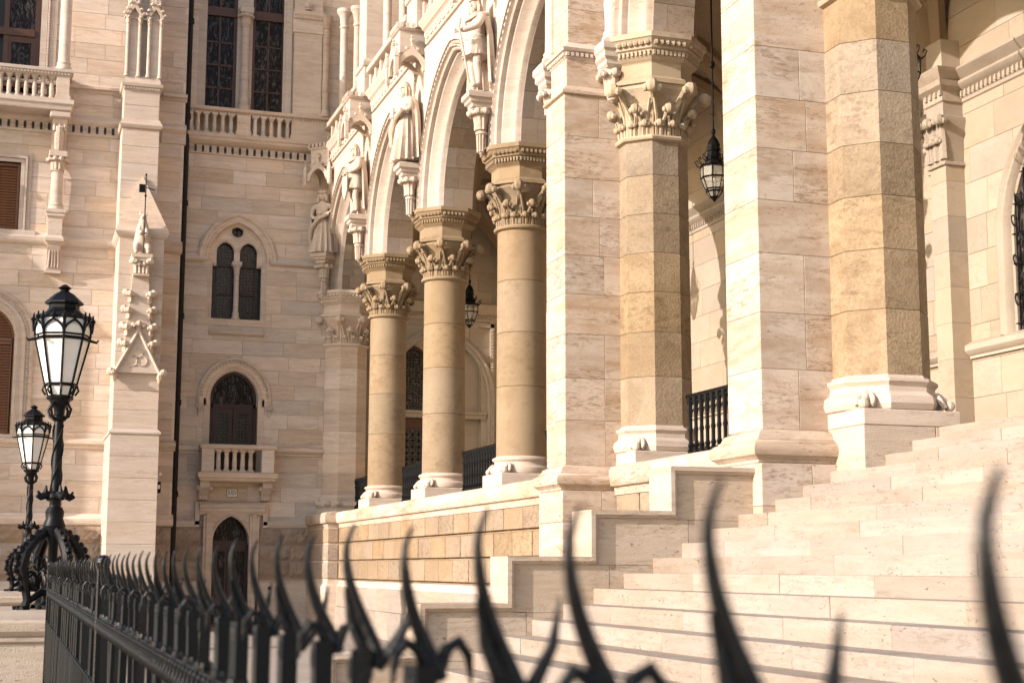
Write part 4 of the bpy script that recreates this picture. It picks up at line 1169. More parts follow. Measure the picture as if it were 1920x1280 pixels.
def niche(x, y, rz, label_c, label_k):
    # console below the feet
    t = thing('statue_console', (x, y, 9.3), label_k, 'console', 'carved consoles under the statues', rz)
    mb = MB(); mb.rect(-0.15, 0.36, -0.18, 0.18, [(-0.10, 0.82), (-0.02, 0.86), (-0.02, 0.92), (0.03, 0.95), (0.03, 1.0), (0.08, 1.03), (0.08, 1.13), (0.04, 1.16)]); obj('ledge', mb, CREAM, t, True, smooth=False)
    mb = MB(); mb.lathe([(0.03, -0.02), (0.06, 0.02), (0.05, 0.1), (0.07, 0.14), (0.075, 0.34), (0.12, 0.36), (0.12, 0.4), (0.09, 0.42), (0.12, 0.6), (0.2, 0.84)], 0.1, 0, 12)
    for k in range(6):
        a = math.pi/2+math.pi*k/5
        leaf_knob(mb, (0.1+0.1*math.cos(a), 0.1*math.sin(a), 0.44), (math.cos(a), math.sin(a), 0), 0.33, 0.13, 0.05)
        mb.tube([(0.1+0.07*math.cos(a), 0.07*math.sin(a), 0.02), (0.1+0.085*math.cos(a), 0.085*math.sin(a), 0.35)], 0.02, 5)
    obj('leaf_corbel', mb, CARVE, t, True)
    # canopy above the head
    t = thing('statue_canopy', (x, y, 12.5), label_c, 'canopy', 'gabled canopies over the statues', rz)
    W, D = 0.40, 0.34
    mb = MB(); mb.rect(-0.26, 0.36, -0.30, 0.30, [(0.0, 0.42), (0.0, 0.92), (0.05, 0.95), (0.05, 1.0)]); obj('canopy_block', mb, CREAM, t, True, smooth=False)
    mb = MB()
    for k in range(6):
        yy = -0.32+0.128*k
        mb.box(-0.34, -0.27, yy-0.035, yy+0.035, 0.98, 1.10)
    for k in range(5):
        xx = -0.24+0.14*k
        for s in (-1, 1): mb.box(xx-0.035, xx+0.035, s*0.34-0.035, s*0.34+0.035, 0.98, 1.10)
    obj('merlon', mb, CREAM, t, True, smooth=False, kind='stuff')
    # gablets with pointed openings on the three free sides
    def gab(F, w, nm):
        mb = MB()
        out = [(-w, 0.0), (-w, 0.20), (0, 0.58), (w, 0.20), (w, 0.0)]
        inn = arch_pts(w*0.72, w*0.95, 0.02, 0, 5, 0.0)[::-1]
        # ring between outline and opening
        L = [(-w, 0.0), (-w, 0.1), (-w, 0.2), (-w*0.66, 0.33), (-w*0.33, 0.45), (0, 0.58), (w*0.33, 0.45), (w*0.66, 0.33), (w, 0.2), (w, 0.1), (w, 0.0)]
        rows = []
        for d in (0.0, 0.07):
            rows.append(([F(u, d, z) for u, z in L], [F(u, d, z) for u, z in inn]))
        mb.skin([rows[0][1], rows[0][0], rows[1][0], rows[1][1]], cv=True)
        for k in (2, 4, 6, 8):
            u, z = L[k]; mb.ball(F(u*1.02, 0.03, z+0.05), 0.045, seg=6, rings=4)
        mb.tube([F(0, 0.03, 0.55), F(0, 0.03, 0.74)], [0.025, 0.02], 5); mb.ball(F(0, 0.03, 0.7), 0.055, seg=6, rings=4); mb.ball(F(0, 0.03, 0.78), 0.035, seg=6, rings=4)
        obj('gablet', mb, CARVE, t, True)
    gab(lambda u, d, z: (-0.36+d, u, z), 0.36, 'f')
    gab(lambda u, d, z: (0.0+u, -0.40+d, z), 0.36, 'l')
    gab(lambda u, d, z: (0.0+u, 0.40-d, z), 0.36, 'r')
    for sx, sy in ((-0.36, -0.40), (-0.36, 0.40)):
        mb = MB(); mb.box(sx-0.05, sx+0.05, sy-0.05, sy+0.05, -0.10, 0.28, 0.01); mb.lathe([(0.06, 0.28), (0.0, 0.55)], sx, sy, 4, math.pi/4); mb.ball((sx, sy, 0.56), 0.035, seg=6, rings=4); mb.ball((sx, sy, -0.1), 0.055, seg=6, rings=4)
        obj('pinnacle', mb, CARVE, t, True)
NW = ['the large arch by the pier', 'the middle round column', 'the far round column', 'the shaded corner']
for (x, y, rz), w in zip(((STX+0.02, 26.62, 0), (STX+0.02, 32.0, 0), (STX+0.02, 37.25, 0), (8.14, 42.14, 0.8)), NW):
    niche(x, y, rz, 'small gabled stone canopy over the statue at '+w, 'carved leaf console under the statue at '+w)

# ================================================================== RECESSED WALL (with the numbered door)
fwt = thing('recessed_wall', (6.2, 42.8, 0), 'shaded limestone wall with twin lancet window, balcony and numbered door', 'wall')
FY = 42.6; WCX = 5.80
lan = arch_hole(0.83, 1.15, 10.15, 8.50, 0, 8, WCX)
dor = arch_hole(0.66, 0.78, 6.28, 4.2, 0, 8, 5.82)
gat = arch_hole(0.49, 0.72, 2.32, 0.0, 0, 8, 5.82)
w3 = rpoly(4.62, 7.08, 14.55, 21)
w3b = rpoly(4.42, 7.22, 13.7, 14.45)
ashlar(fwt, FF, 4.0, 9.35, 3.0, 13.2, 0.415, (0.75, 1.5), FY, 0.45, WALL, [lan, dor], 21)
ashlar(fwt, FF, 4.0, 9.35, 13.6, 21, 0.43, (0.8, 1.3), FY, 0.45, WALL, [w3, w3b], 22)
# rough base courses
rn = random.Random(4)
def rough_block(parent, F, u0, u1, z0, z1, d, mat):
    nx, nz = 7, 4; rows = []
    for a in range(nz+1):
        row = []
        for b in range(nx+1):
            e = a in (0, nz) or b in (0, nx)
            row.append(F(u0+(u1-u0)*b/nx, d+(0.0 if e else -rn.uniform(0.03, 0.085)), z0+(z1-z0)*a/nz))
        rows.append(row)
    mb = MB(); mb.skin(rows)
    fr = [F(u0, d, z0), F(u1, d, z0), F(u1, d, z1), F(u0, d, z1)]; bk = [F(u0, d+0.06, z0), F(u1, d+0.06, z0), F(u1, d+0.06, z1), F(u0, d+0.06, z1)]
    mb.skin([fr, bk], cu=True)
    obj('rough_stone', mb, mat, parent, smooth=False)
def rough_wall(parent, F, u0, u1, d, holes_u, seed):
    r_ = random.Random(seed)
    for k, (za, zb) in enumerate(((1.32, 1.78), (1.78, 2.22), (2.22, 2.68))):
        u = u0-r_.random()*0.4
        while u < u1:
            b = u+r_.uniform(0.85, 1.35)
            segs = [(max(u, u0), min(b, u1))]
            for h0, h1 in holes_u:
                segs = [q for s in segs for q in ((s[0], min(s[1], h0)), (max(s[0], h1), s[1])) if q[1]-q[0] > 0.1]
            for a, c in segs: rough_block(parent, F, a+0.016, c-0.016, za+0.016, zb-0.016, d, ROUGHB)
            u = b
    segs = [(u0, u1)]
    for h0, h1 in holes_u:
        segs = [q for s in segs for q in ((s[0], min(s[1], h0)), (max(s[0], h1), s[1])) if q[1]-q[0] > 0.05]
    for a, c in segs:
        mb = MB(); mb.skin([[F(a, d+0.02, 0), F(c, d+0.02, 0), F(c, d+0.02, 2.7), F(a, d+0.02, 2.7)], [F(a, d+0.5, 0), F(c, d+0.5, 0), F(c, d+0.5, 2.7), F(a, d+0.5, 2.7)]], cu=True, cap0=True, cap1=True); obj('base_core', mb, ROUGHB, parent, smooth=False)
        mb = MB(); mb.skin([[F(a, d-0.08, 0), F(c, d-0.08, 0), F(c, d-0.08, 1.2), F(a, d-0.08, 1.2)], [F(a, d+0.1, 0), F(c, d+0.1, 0), F(c, d+0.1, 1.3), F(a, d+0.1, 1.3)]], cu=True, cap0=True, cap1=True); obj('plinth', mb, WALL, parent, smooth=False)
rough_wall(fwt, FF, 4.1, 8.0, FY-0.12, [(5.12, 6.52)], 8)
STR = [(0.0, 2.68), (0.13, 2.70), (0.16, 2.76), (0.16, 2.86), (0.10, 2.92), (0.06, 2.94), (0.02, 3.0)]
for a, b in ((4.0, 4.95), (6.7, 8.0)): string(fwt, FF, a, b, STR, FY, WALL)
for a, b in ((4.0, 4.88), (6.92, 8.45)): string(fwt, FF, a, b, [(0.0, 4.68), (0.05, 4.70), (0.05, 4.75), (0.12, 4.79), (0.14, 4.82), (0.14, 4.9), (0.0, 4.97)], FY, WALL)
for a, b in ((4.0, 4.85), (6.72, 8.4)): string(fwt, FF, a, b, [(0.0, 10.07), (0.04, 10.08), (0.10, 10.13), (0.11, 10.17), (0.0, 10.32)], FY, WALL)
# lancet window
mb = MB(); arch_loft(mb, FF, [(-0.30, FY), (-0.30, FY-0.05), (-0.24, FY-0.10), (-0.19, FY-0.07), (-0.17, FY-0.02), (-0.08, FY-0.02), (-0.06, FY-0.05), (-0.02, FY-0.05), (0.0, FY-0.01), (0.02, FY+0.08), (0.06, FY+0.1), (0.09, FY+0.16)], 0.83, 1.15, 10.15, 10.15, 10, WCX); hd = obj('lancet_hood', mb, WALL, fwt)
mb = MB()
for s in (-1, 1):
    x = WCX+s*0.83
    mb.box(min(x, x-s*0.09), max(x, x-s*0.09), FY+0.02, FY+0.3, 8.5, 10.15); mb.tube([(x-s*0.1, FY+0.06, 8.5), (x-s*0.1, FY+0.06, 10.15)], 0.05, 8)
obj('jamb', mb, WALL, fwt)
# tympanum plate with two lights and a roundel
holes = [arch_hole(0.245, 0.30, 10.42, 8.5, 0, 6, WCX-0.325), arch_hole(0.245, 0.30, 10.42, 8.5, 0, 6, WCX+0.325), [(WCX+0.165*math.cos(2*math.pi*k/16), 11.03+0.165*math.sin(2*math.pi*k/16)) for k in range(16)]]
ps = [arch_hole(0.83, 1.15, 10.15, 10.02, 0.05, 8, WCX)]
for h in holes: ps = subtract(ps, h)
mb = MB()
for p in ps: mb.skin([[FF(q[0], FY+0.12, q[1]) for q in p], [FF(q[0], FY+0.22, q[1]) for q in p]], cu=True, cap0=True, cap1=True)
tym = obj('tympanum', mb, WALL, fwt, smooth=False)
mb = MB(); mb.tube([(WCX+0.19*math.cos(2*math.pi*k/20), FY+0.115, 11.03+0.19*math.sin(2*math.pi*k/20)) for k in range(20)], 0.022, 6, closed=True)
for s in (-1, 1): mb.tube([FF(u, FY+0.115, z) for u, z in arch_pts(0.275, 0.33, 10.42, 0, 7, WCX+s*0.325)], 0.022, 6)
obj('roll_moulding', mb, WALL, tym)
mb = MB(); mb.lathe([(0.12, 8.5), (0.12, 8.56), (0.09, 8.6), (0.105, 8.66), (0.076, 8.72), (0.072, 9.78), (0.095, 9.8), (0.076, 9.83), (0.10, 9.98), (0.13, 10.04)], WCX, FY+0.10, 14); mb.box(WCX-0.14, WCX+0.14, FY+0.02, FY+0.24, 10.04, 10.16, 0.01); obj('window_shaft', mb, CREAM, fwt)
for s in (-1, 1):
    c = WCX+s*0.325
    mb = MB(); mb.box(c-0.24, c-0.2, FY+0.24, FY+0.3, 8.5, 10.3); mb.box(c+0.2, c+0.24, FY+0.24, FY+0.3, 8.5, 10.3); mb.box(c-0.2, c+0.2, FY+0.24, FY+0.3, 10.02, 10.1); mb.box(c-0.2, c+0.2, FY+0.24, FY+0.3, 9.22, 9.25); f_ = obj('window', mb, WOODR, fwt, smooth=False)
    mb = MB(); mb.box(c-0.3, c+0.3, FY+0.3, FY+0.32, 8.5, 11.2); obj('pane', mb, LATT, f_, smooth=False)
    mb = MB(); mb.box(c-0.27, c+0.27, FY+0.0, FY+0.3, 8.40, 8.50, 0.01); mb.box(c-0.22, c+0.22, FY+0.02, FY+0.3, 8.18, 8.40); obj('sill_block', mb, WALL, fwt, smooth=False)
    mb = MB(); mb.box(WCX+s*0.7-0.09, WCX+s*0.7+0.09, FY+0.04, FY+0.24, 10.06, 10.16); obj('impost', mb, WALL, fwt, smooth=False)
mb = MB(); mb.box(4.9, 6.7, FY+0.33, FY+0.43, 8.3, 11.6); obj('window_back', mb, INK, fwt, smooth=False)
string(fwt, FF, 5.06, 6.58, [(0.0, 8.02), (0.05, 8.04), (0.10, 8.08), (0.10, 8.14), (0.0, 8.26)], FY, WALL, 'window_sill')
mb = MB(); mb.box(4.9, 6.7, FY+0.25, FY+0.44, 8.1, 8.5); obj('sill_core', mb, WALL, fwt, smooth=False)
# balcony door
mb = MB(); arch_loft(mb, FF, [(-0.36, FY), (-0.36, FY-0.05), (-0.30, FY-0.09), (-0.28, FY-0.04), (-0.21, FY-0.04), (-0.19, FY-0.02), (-0.12, FY-0.02), (-0.09, FY-0.05), (-0.05, FY-0.02), (0.0, FY+0.05), (0.02, FY+0.18)], 0.66, 0.78, 6.28, 6.05, 10, 5.82); hd = obj('door_hood', mb, WALL, fwt)
mb = MB(); c_ = 0.12; r_ = 0.78+0.245; aa = math.acos(c_/r_)
for s in (1, -1):
    for k in range(15):
        a = aa*(k+0.5)/15; mb.ball((5.82+s*(-c_+r_*math.cos(a)), FY-0.05, 6.28+r_*math.sin(a)), 0.036, seg=5, rings=4)
obj('bead_row', mb, CARVE, hd, kind='stuff')
for s in (-1, 1):
    mb = MB(); x = 5.82+s*0.97; mb.box(x-0.09, x+0.09, FY-0.09, FY, 5.98, 6.08); leaf_knob(mb, (x, FY-0.01, 5.76), (0, -1, 0), 0.24, 0.05, 0.045); obj('label_stop', mb, CARVE, fwt)
    mb = MB(); mb.box(min(5.82+s*0.66, 5.82+s*0.84), max(5.82+s*0.66, 5.82+s*0.84), FY-0.02, FY+0.1, 4.9, 6.25); obj('jamb', mb, WALL, fwt, smooth=False)
mb = MB(); arch_loft(mb, FF, [(0.0, FY+0.16), (0.10, FY+0.16), (0.10, FY+0.22)], 0.66, 0.78, 6.28, 4.2, 9, 5.82); mb.box(5.2, 6.44, FY+0.16, FY+0.22, 6.02, 6.12); dr = obj('balcony_door', mb, WOODR, fwt, smooth=False)
mb = MB(); mb.box(5.1, 6.54, FY+0.23, FY+0.25, 4.2, 7.2); obj('fanlight_pane', mb, GLASS, dr, smooth=False)
for s in (-1, 1):
    c = 5.82+s*0.28
    mb = MB(); mb.box(c-0.27, c-0.15, FY+0.18, FY+0.24, 4.2, 6.02); mb.box(c+0.15, c+0.27, FY+0.18, FY+0.24, 4.2, 6.02); mb.box(c-0.15, c+0.15, FY+0.18, FY+0.24, 5.85, 6.02); mb.box(c-0.15, c+0.15, FY+0.18, FY+0.24, 4.2, 5.0); obj('door_leaf', mb, WOODR, dr, smooth=False)
    mb = MB(); mb.box(c-0.16, c+0.16, FY+0.225, FY+0.235, 4.95, 5.9); obj('pane', mb, LATT, dr, smooth=False)
# balcony
BY = FY-0.62
mb = MB(); mb.rect(4.92, 6.88, BY+0.05, FY, [(0.0, 3.92), (0.05, 3.96), (0.05, 4.0), (0.10, 4.04), (0.10, 4.16), (0.04, 4.19)]); bal = obj('balcony', mb, WALL, fwt)
for x in (5.08, 6.72):
    mb = MB(); mb.box(x-0.17, x+0.17, BY+0.02, BY+0.36, 4.18, 4.82, 0.006); obj('pedestal', mb, WALL, bal, smooth=False)
for x in (4.96, 6.84):
    mb = MB(); mb.box(x-0.05, x+0.05, BY+0.36, FY, 4.18, 4.82); obj('side_panel', mb, WALL, bal, smooth=False)
mb = MB(); mb.rect(4.93, 6.87, BY+0.04, BY+0.32, [(0.0, 4.80), (0.03, 4.81), (0.07, 4.84), (0.07, 4.91), (0.03, 4.94)]); mb.box(4.88, 5.05, BY+0.3, FY, 4.81, 4.94); mb.box(6.75, 6.92, BY+0.3, FY, 4.81, 4.94); obj('handrail', mb, WALL, bal, smooth=False)
bm_ = baluster_mesh(0.62, 0.19); bm_.materials.append(WALL)
for k in range(5):
    o = obj('baluster', bm_, WALL, bal, True); o.location = (5.38+0.22*k, BY+0.18, 4.19)
for x in (5.03, 6.74):
    mb = MB(); mb.prism([(FY, 3.42), (FY-0.12, 3.44), (FY-0.14, 3.5), (FY-0.22, 3.6), (FY-0.42, 3.72), (FY-0.48, 3.78), (FY-0.48, 3.92), (FY, 3.92)], 'x', x-0.13, x+0.13)
    for s in (-1, 0, 1): leaf_knob(mb, (x+0.08*s, FY-0.12, 3.46), (0.3*s, -1, 0), 0.3, 0.24, 0.06)
    obj('bracket', mb, WALL, bal)
# portal frame with the number plate
mb = MB()
for s in (-1, 1):
    x = 5.82+s*0.63; mb.box(x-0.13, x+0.13, FY-0.2, FY, 0, 3.02)
    mb.box(x-0.05, x+0.05, FY-0.24, FY, 0, 3.06)
ps = [rpoly(5.28, 6.36, 2.25, 3.06)]
ps = subtract(ps, gat)
for p in ps: mb.skin([[FF(q[0], FY-0.13, q[1]) for q in p], [FF(q[0], FY+0.1, q[1]) for q in p]], cu=True, cap0=True, cap1=True)
por = obj('portal_frame', mb, WALL, fwt, smooth=False)
mb = MB(); mb.tube([FF(u, FY-0.14, z) for u, z in arch_pts(0.53, 0.76, 2.32, 0, 8, 5.82, 0.1)], 0.04, 6)
for s in (-1, 1): mb.tube([(5.82+s*0.43+0.085*math.cos(2*math.pi*k/14), FY-0.135, 2.92+0.085*math.sin(2*math.pi*k/14)) for k in range(14)], 0.016, 5, closed=True)
obj('roll_moulding', mb, WALL, por)
string(fwt, FF, 4.94, 6.74, [(0.05, 3.02), (0.14, 3.04), (0.18, 3.1), (0.22, 3.14), (0.22, 3.2), (0.26, 3.24), (0.28, 3.30), (0.24, 3.34), (0.1, 3.40)], FY, WALL, 'portal_cornice')
for s in (-1, 1):
    x = 5.82+s*0.93
    mb = MB(); mb.box(x-0.06, x+0.06, FY-0.16, FY, 2.7, 3.38); obj('cornice_drop', mb, WALL, fwt, smooth=False)
mb = MB(); mb.box(5.3, 6.34, FY+0.12, FY+0.2, 0, 2.34); mb.box(5.3, 6.34, FY+0.10, FY+0.2, 2.14, 2.26); mb.box(5.77, 5.87, FY+0.07, FY+0.12, 0, 2.14); gd = obj('entrance_door', mb, WOODR, fwt, smooth=False)
mb = MB(); mb.box(5.3, 6.34, FY+0.19, FY+0.21, 2.2, 3.1); obj('fanlight_pane', mb, GLASS, gd, smooth=False)
for s in (-1, 1):
    mb = MB(); mb.box(5.82+s*0.27-0.15, 5.82+s*0.27+0.15, FY+0.105, FY+0.125, 0.9, 2.05); obj('pane', mb, GLASS, gd, smooth=False)
for a_, b_ in ((4.0, 5.2), (6.44, 8.45)):
    mb = MB(); mb.box(a_, b_, FY+0.012, FY+0.3, 2.5, 3.06); obj('string_core', mb, WALL, fwt, smooth=False)
mb = MB(); mb.box(5.0, 6.7, FY+0.3, FY+0.4, 0, 3.3); obj('portal_core', mb, WALL, fwt, smooth=False)
mb = MB(); mb.box(5.2, 6.5, FY+0.05, FY+0.4, 3.06, 4.0); obj('frieze_core', mb, WALL, fwt, smooth=False)
np_ = thing('number_plate', (5.83, FY-0.03, 3.54), 'small white enamel plate lettered XXIV over the shaded door', 'number plate')
mb = MB(); mb.box(5.70, 5.97, FY-0.03, FY-0.012, 3.54, 3.75, 0.004); obj('plate', mb, PLATE, np_, smooth=False)
mb = MB(); mb.box(5.69, 5.98, FY-0.014, FY-0.006, 3.53, 3.76); obj('plate_edge', mb, INK, np_, smooth=False)
def text_mesh(s, size, ext=0.002):
    cu = bpy.data.curves.new('txt', 'FONT'); cu.body = s; cu.size = size; cu.extrude = ext; cu.align_x = 'CENTER'; cu.align_y = 'CENTER'; cu.resolution_u = 3
    o = bpy.data.objects.new('txt', cu); COL.objects.link(o)
    bpy.context.view_layer.update()
    me = bpy.data.meshes.new_from_object(o.evaluated_get(bpy.context.evaluated_depsgraph_get()))
    bpy.data.objects.remove(o)
    return me
me = text_mesh('XXIV', 0.19); me.transform(Matrix.Translation((5.835, FY-0.033, 3.645)) @ Matrix.Rotation(math.pi/2, 4, 'X') @ Matrix.Diagonal((0.56, 1.05, 1, 1)))
me.materials.clear(); obj('numeral', me, INK, np_)
# ledge, rosette frieze and balustrade under the tall window
string(fwt, FF, 4.0, 8.3, [(0.02, 13.18), (0.06, 13.20), (0.06, 13.22)], FY, WALL, 'frieze_foot')
mb = MB(); mb.box(4.0, 8.3, FY-0.05, FY+0.3, 13.22, 13.44); fz = obj('rosette_frieze', mb, WALL, fwt, smooth=False)
rm = MB(); rm.tube([(0.05*math.cos(2*math.pi*k/10), 0, 0.05*math.sin(2*math.pi*k/10)) for k in range(10)], 0.016, 5, closed=True); rm.ball((0, 0, 0), 0.02, seg=6, rings=4)
for sx, sz in ((1, 1), (1, -1), (-1, 1), (-1, -1)): rm.ball((0.065*sx, 0, 0.065*sz), 0.018, seg=5, rings=3)
rme = rm.mesh('rosette'); rme.materials.append(WALL)
xm = MB(); xm.box(-0.034, 0.034, -0.01, 0.02, -0.095, 0.095); xme = xm.mesh('slot_shade_strip'); xme.materials.append(INK)  # black strips stand in for the shaded recesses between rosettes
for k in range(18):
    o = obj('rosette', rme, WALL, fz, True); o.location = (4.42+0.208*k, FY-0.06, 13.33)
    o = obj('slot_shade_strip', xme, INK, fz, True); o.location = (4.316+0.208*k, FY-0.055, 13.33)
string(fwt, FF, 4.0, 8.35, [(0.05, 13.44), (0.12, 13.46), (0.20, 13.52), (0.24, 13.56), (0.24, 13.62), (0.28, 13.66), (0.28, 13.76), (0.2, 13.78)], FY, WALL, 'window_ledge')
string(fwt, FF, 4.0, 8.35, [(0.05, 14.36), (0.10, 14.38), (0.10, 14.42), (0.2, 14.45), (0.22, 14.48), (0.22, 14.54), (0.0, 14.56)], FY, WALL, 'sill_rail')
dentils(fwt, FF, 4.2, 8.3, 14.375, 14.425, FY-0.16, FY-0.09, 0.085, 0.5, WALL)
for a, b in ((4.0, 4.42), (5.66, 6.04), (7.22, 8.3)):
    mb = MB(); mb.box(a, b, FY-0.14, FY, 13.77, 14.38); mb.box(a-0.03, b+0.03, FY-0.15, FY, 13.77, 13.92); obj('balustrade_pier', mb, WALL, fwt, smooth=False)
mb = MB(); mb.box(4.0, 8.0, FY+0.30, FY+0.44, 13.6, 14.55); obj('balustrade_back', mb, WALL, fwt, smooth=False)
b3 = baluster_mesh(0.6, 0.17); b3.materials.append(WALL)
for x0 in (4.56, 6.18):
    for k in range(5):
        o = obj('baluster', b3, WALL, fwt, True); o.location = (x0+0.232*k-6.2, FY-0.10-42.8, 13.78)
# tall twin window
for x0, x1 in ((4.66, 5.62), (6.06, 7.02)):
    mb = MB(); mb.box(x0, x0+0.09, FY+0.16, FY+0.24, 14.56, 20.5); mb.box(x1-0.09, x1, FY+0.16, FY+0.24, 14.56, 20.5); mb.box(x0, x1, FY+0.12, FY+0.24, 17.36, 17.62); w_ = obj('tall_window', mb, WOOD, fwt, smooth=False)
    xc = (x0+x1)/2
    mb = MB(); mb.box(xc-0.025, xc+0.025, FY+0.18, FY+0.23, 14.56, 20)
    for z in (15.22, 15.9, 16.58): mb.box(x0, x1, FY+0.18, FY+0.23, z-0.022, z+0.022)
    obj('glazing_bar', mb, WOOD, w_, smooth=False)
    for k, (za, zb) in enumerate(((14.56, 15.2), (15.24, 15.88), (15.92, 16.56), (16.6, 17.36), (17.62, 18.6))):
        for (xa, xb) in ((x0+0.09, xc-0.025), (xc+0.025, x1-0.09)):
            mb = MB(); mb.box(xa, xb, FY+0.205, FY+0.215, za, zb); obj('pane', mb, GLASS, w_, smooth=False)
for x in (4.6, 7.1):
    mb = MB(); mb.box(x-0.09, x+0.09, FY-0.06, FY+0.2, 14.56, 20.5); mb.tube([(x+(0.1 if x < 5 else -0.1), FY+0.03, 14.56), (x+(0.1 if x < 5 else -0.1), FY+0.03, 20)], 0.05, 8); obj('jamb', mb, CREAM, fwt)
mb = MB(); mb.box(5.62, 6.06, FY+0.06, FY+0.3, 14.5, 20.5); obj('mullion', mb, CREAM, fwt, smooth=False)
mb = MB(); mb.lathe([(0.18, 14.54), (0.18, 14.66), (0.14, 14.70), (0.16, 14.78), (0.13, 14.82), (0.12, 14.9), (0.115, 17.0), (0.15, 17.03), (0.12, 17.08), (0.14, 17.3), (0.19, 17.42)], 5.84, FY-0.05, 16)
for k in range(8): leaf_knob(mb, (5.84+0.11*math.cos(k*math.pi/4), FY-0.05+0.11*math.sin(k*math.pi/4), 17.1), (math.cos(k*math.pi/4), math.sin(k*math.pi/4), 0), 0.26, 0.08, 0.04)
mb.box(5.84-0.2, 5.84+0.2, FY-0.25, FY+0.15, 17.42, 17.6, 0.02); obj('window_shaft', mb, CREAM, fwt)
mb = MB(); mb.box(4.2, 4.5, FY-0.12, FY, 14.56, 20.5); mb.rect(4.2, 4.5, FY-0.12, FY, [(0.02, 17.36), (0.05, 17.42), (0.05, 17.55), (0.09, 17.6)]); obj('pilaster', mb, WALL, fwt, smooth=False)
mb = MB(); mb.box(7.24, 8.06, FY-0.16, FY, 14.56, 20.5); obj('pilaster', mb, WALL, fwt, smooth=False)
string(fwt, FF, 7.2, 8.08, [(0.164, 17.0), (0.2, 17.02), (0.2, 17.06), (0.164, 17.1), (0.164, 17.42), (0.2, 17.44), (0.2, 17.5), (0.26, 17.56), (0.28, 17.66), (0.15, 17.72)], FY, WALL, 'pilaster_cornice')
dentils(fwt, FF, 7.22, 8.06, 17.44, 17.5, FY-0.23, FY-0.19, 0.09, 0.5, WALL)
mb = MB(); mb.ball((7.62, FY-0.2, 17.85), 0.12, seg=10, rings=6); mb.lathe([(0.1, 17.7), (0.06, 17.76), (0.12, 17.85), (0.05, 17.96)], 7.62, FY-0.2, 10); obj('urn', mb, CARVE, fwt)
mb = MB(); mb.tube([(8.18, FY-0.13, 14.6), (8.18, FY-0.13, 17.2)], 0.10, 10); mb.lathe([(0.1, 17.2), (0.14, 17.22), (0.1, 17.27), (0.16, 17.5), (0.2, 17.6)], 8.18, FY-0.13, 10); mb.lathe([(0.16, 14.54), (0.16, 14.64), (0.1, 14.74)], 8.18, FY-0.13, 10); obj('corner_shaft', mb, WALL, fwt)
mb = MB(); mb.lathe([(0.02, 0), (0.045, 0.01), (0.05, 0.03), (0.03, 0.05)], seg=10); me = mb.mesh('security_lamp'); me.transform(Matrix.Translation((6.9, FY-0.2, 1.05)) @ Matrix.Rotation(math.pi/2, 4, 'X'))
tag(obj('wall_spotlight', me, IRON), 'tiny round dark spotlight low on the shaded wall', 'spotlight')

# ================================================================== DRAINPIPE
dp = thing('drainpipe', (4.24, 42.42, 0), 'black drainpipe running down the corner of the two walls', 'drainpipe')
mb = MB(); mb.tube([(4.245, 42.40, 0), (4.245, 42.40, 21)], 0.085, 14); obj('pipe', mb, PIPE, dp)
for z in (1.2, 3.6, 6.1, 8.5, 11.7, 14.2, 17.0):
    mb = MB(); mb.lathe([(0.1, -0.1), (0.115, -0.09), (0.115, -0.02), (0.1, 0), (0.115, 0.02), (0.115, 0.05), (0.09, 0.06)], 4.245, 42.40, 14, 0, z); mb.box(4.1, 4.2, 42.39, 42.41, z-0.04, z-0.02); obj('pipe_collar', mb, PIPE, dp)

# ================================================================== PROJECTING WALL (left, with shutters and balcony)
LY = 41.7
lw = thing('projecting_wall', (0.5, 41.9, 0), 'limestone wall with brown shuttered windows and a columned balcony', 'wall')
sh1 = rpoly(-1.25, -0.13, 10.42, 12.28)
sh2 = arch_hole(0.66, 0.86, 7.55, 5.02, 0, 8, -0.72)
upo = rpoly(-1.5, 0.2, 14.2, 20)
ashlar(lw, FF, -9, 4.12, 3.0, 13.2, 0.43, (0.7, 1.45), LY, 0.5, WALL, [sh1, sh2], 31)
ashlar(lw, FF, -9, 4.12, 13.6, 21, 0.43, (0.8, 1.4), LY, 0.5, WALL, [upo], 32)
rough_wall(lw, FF, -9, 2.4, LY-0.12, [], 9)
rough_wall(lw, FF, 3.55, 4.12, LY-0.06, [], 10)
mb = MB(); mb.box(-9, 4.0, LY+0.55, LY+0.7, 0, 21); obj('wall_backing', mb, INK, lw, smooth=False)
mb = MB(); mb.box(2.3, 4.1, LY+0.02, LY+0.3, 13.1, 13.7); obj('frieze_core', mb, WALL, lw, smooth=False)
mb = MB(); mb.box(4.05, 4.12, LY, 42.7, 0, 21); obj('return_face', mb, WALL, lw, smooth=False)
for a, b, e in ((-9, 2.42, 0), (3.5, 4.16, 1)):
    string(lw, FF, a, b, STR, LY, WALL)
    string(lw, FF, a, b, [(0.0, 4.68), (0.05, 4.70), (0.05, 4.75), (0.12, 4.79), (0.14, 4.82), (0.14, 4.9), (0.0, 4.97)], LY, WALL)
    string(lw, FF, a, b, [(0.0, 10.07), (0.04, 10.08), (0.10, 10.13), (0.13, 10.2), (0.13, 10.27), (0.0, 10.42)], LY, WALL)
    string(lw, FF, a, b, [(0.0, 13.14), (0.05, 13.16), (0.05, 13.22), (0.03, 13.23), (0.03, 13.44), (0.08, 13.46), (0.13, 13.52), (0.13, 13.6), (0.0, 13.72)], LY, WALL, 'frieze')
    string(lw, FF, a, b, [(0.02, 14.36), (0.04, 14.38), (0.04, 14.44), (0.12, 14.47), (0.13, 14.54), (0.0, 14.6)], LY, WALL, 'sill_rail')
    dentils(lw, FF, a, b, 14.385, 14.435, LY-0.08, LY-0.03, 0.085, 0.5, WALL)
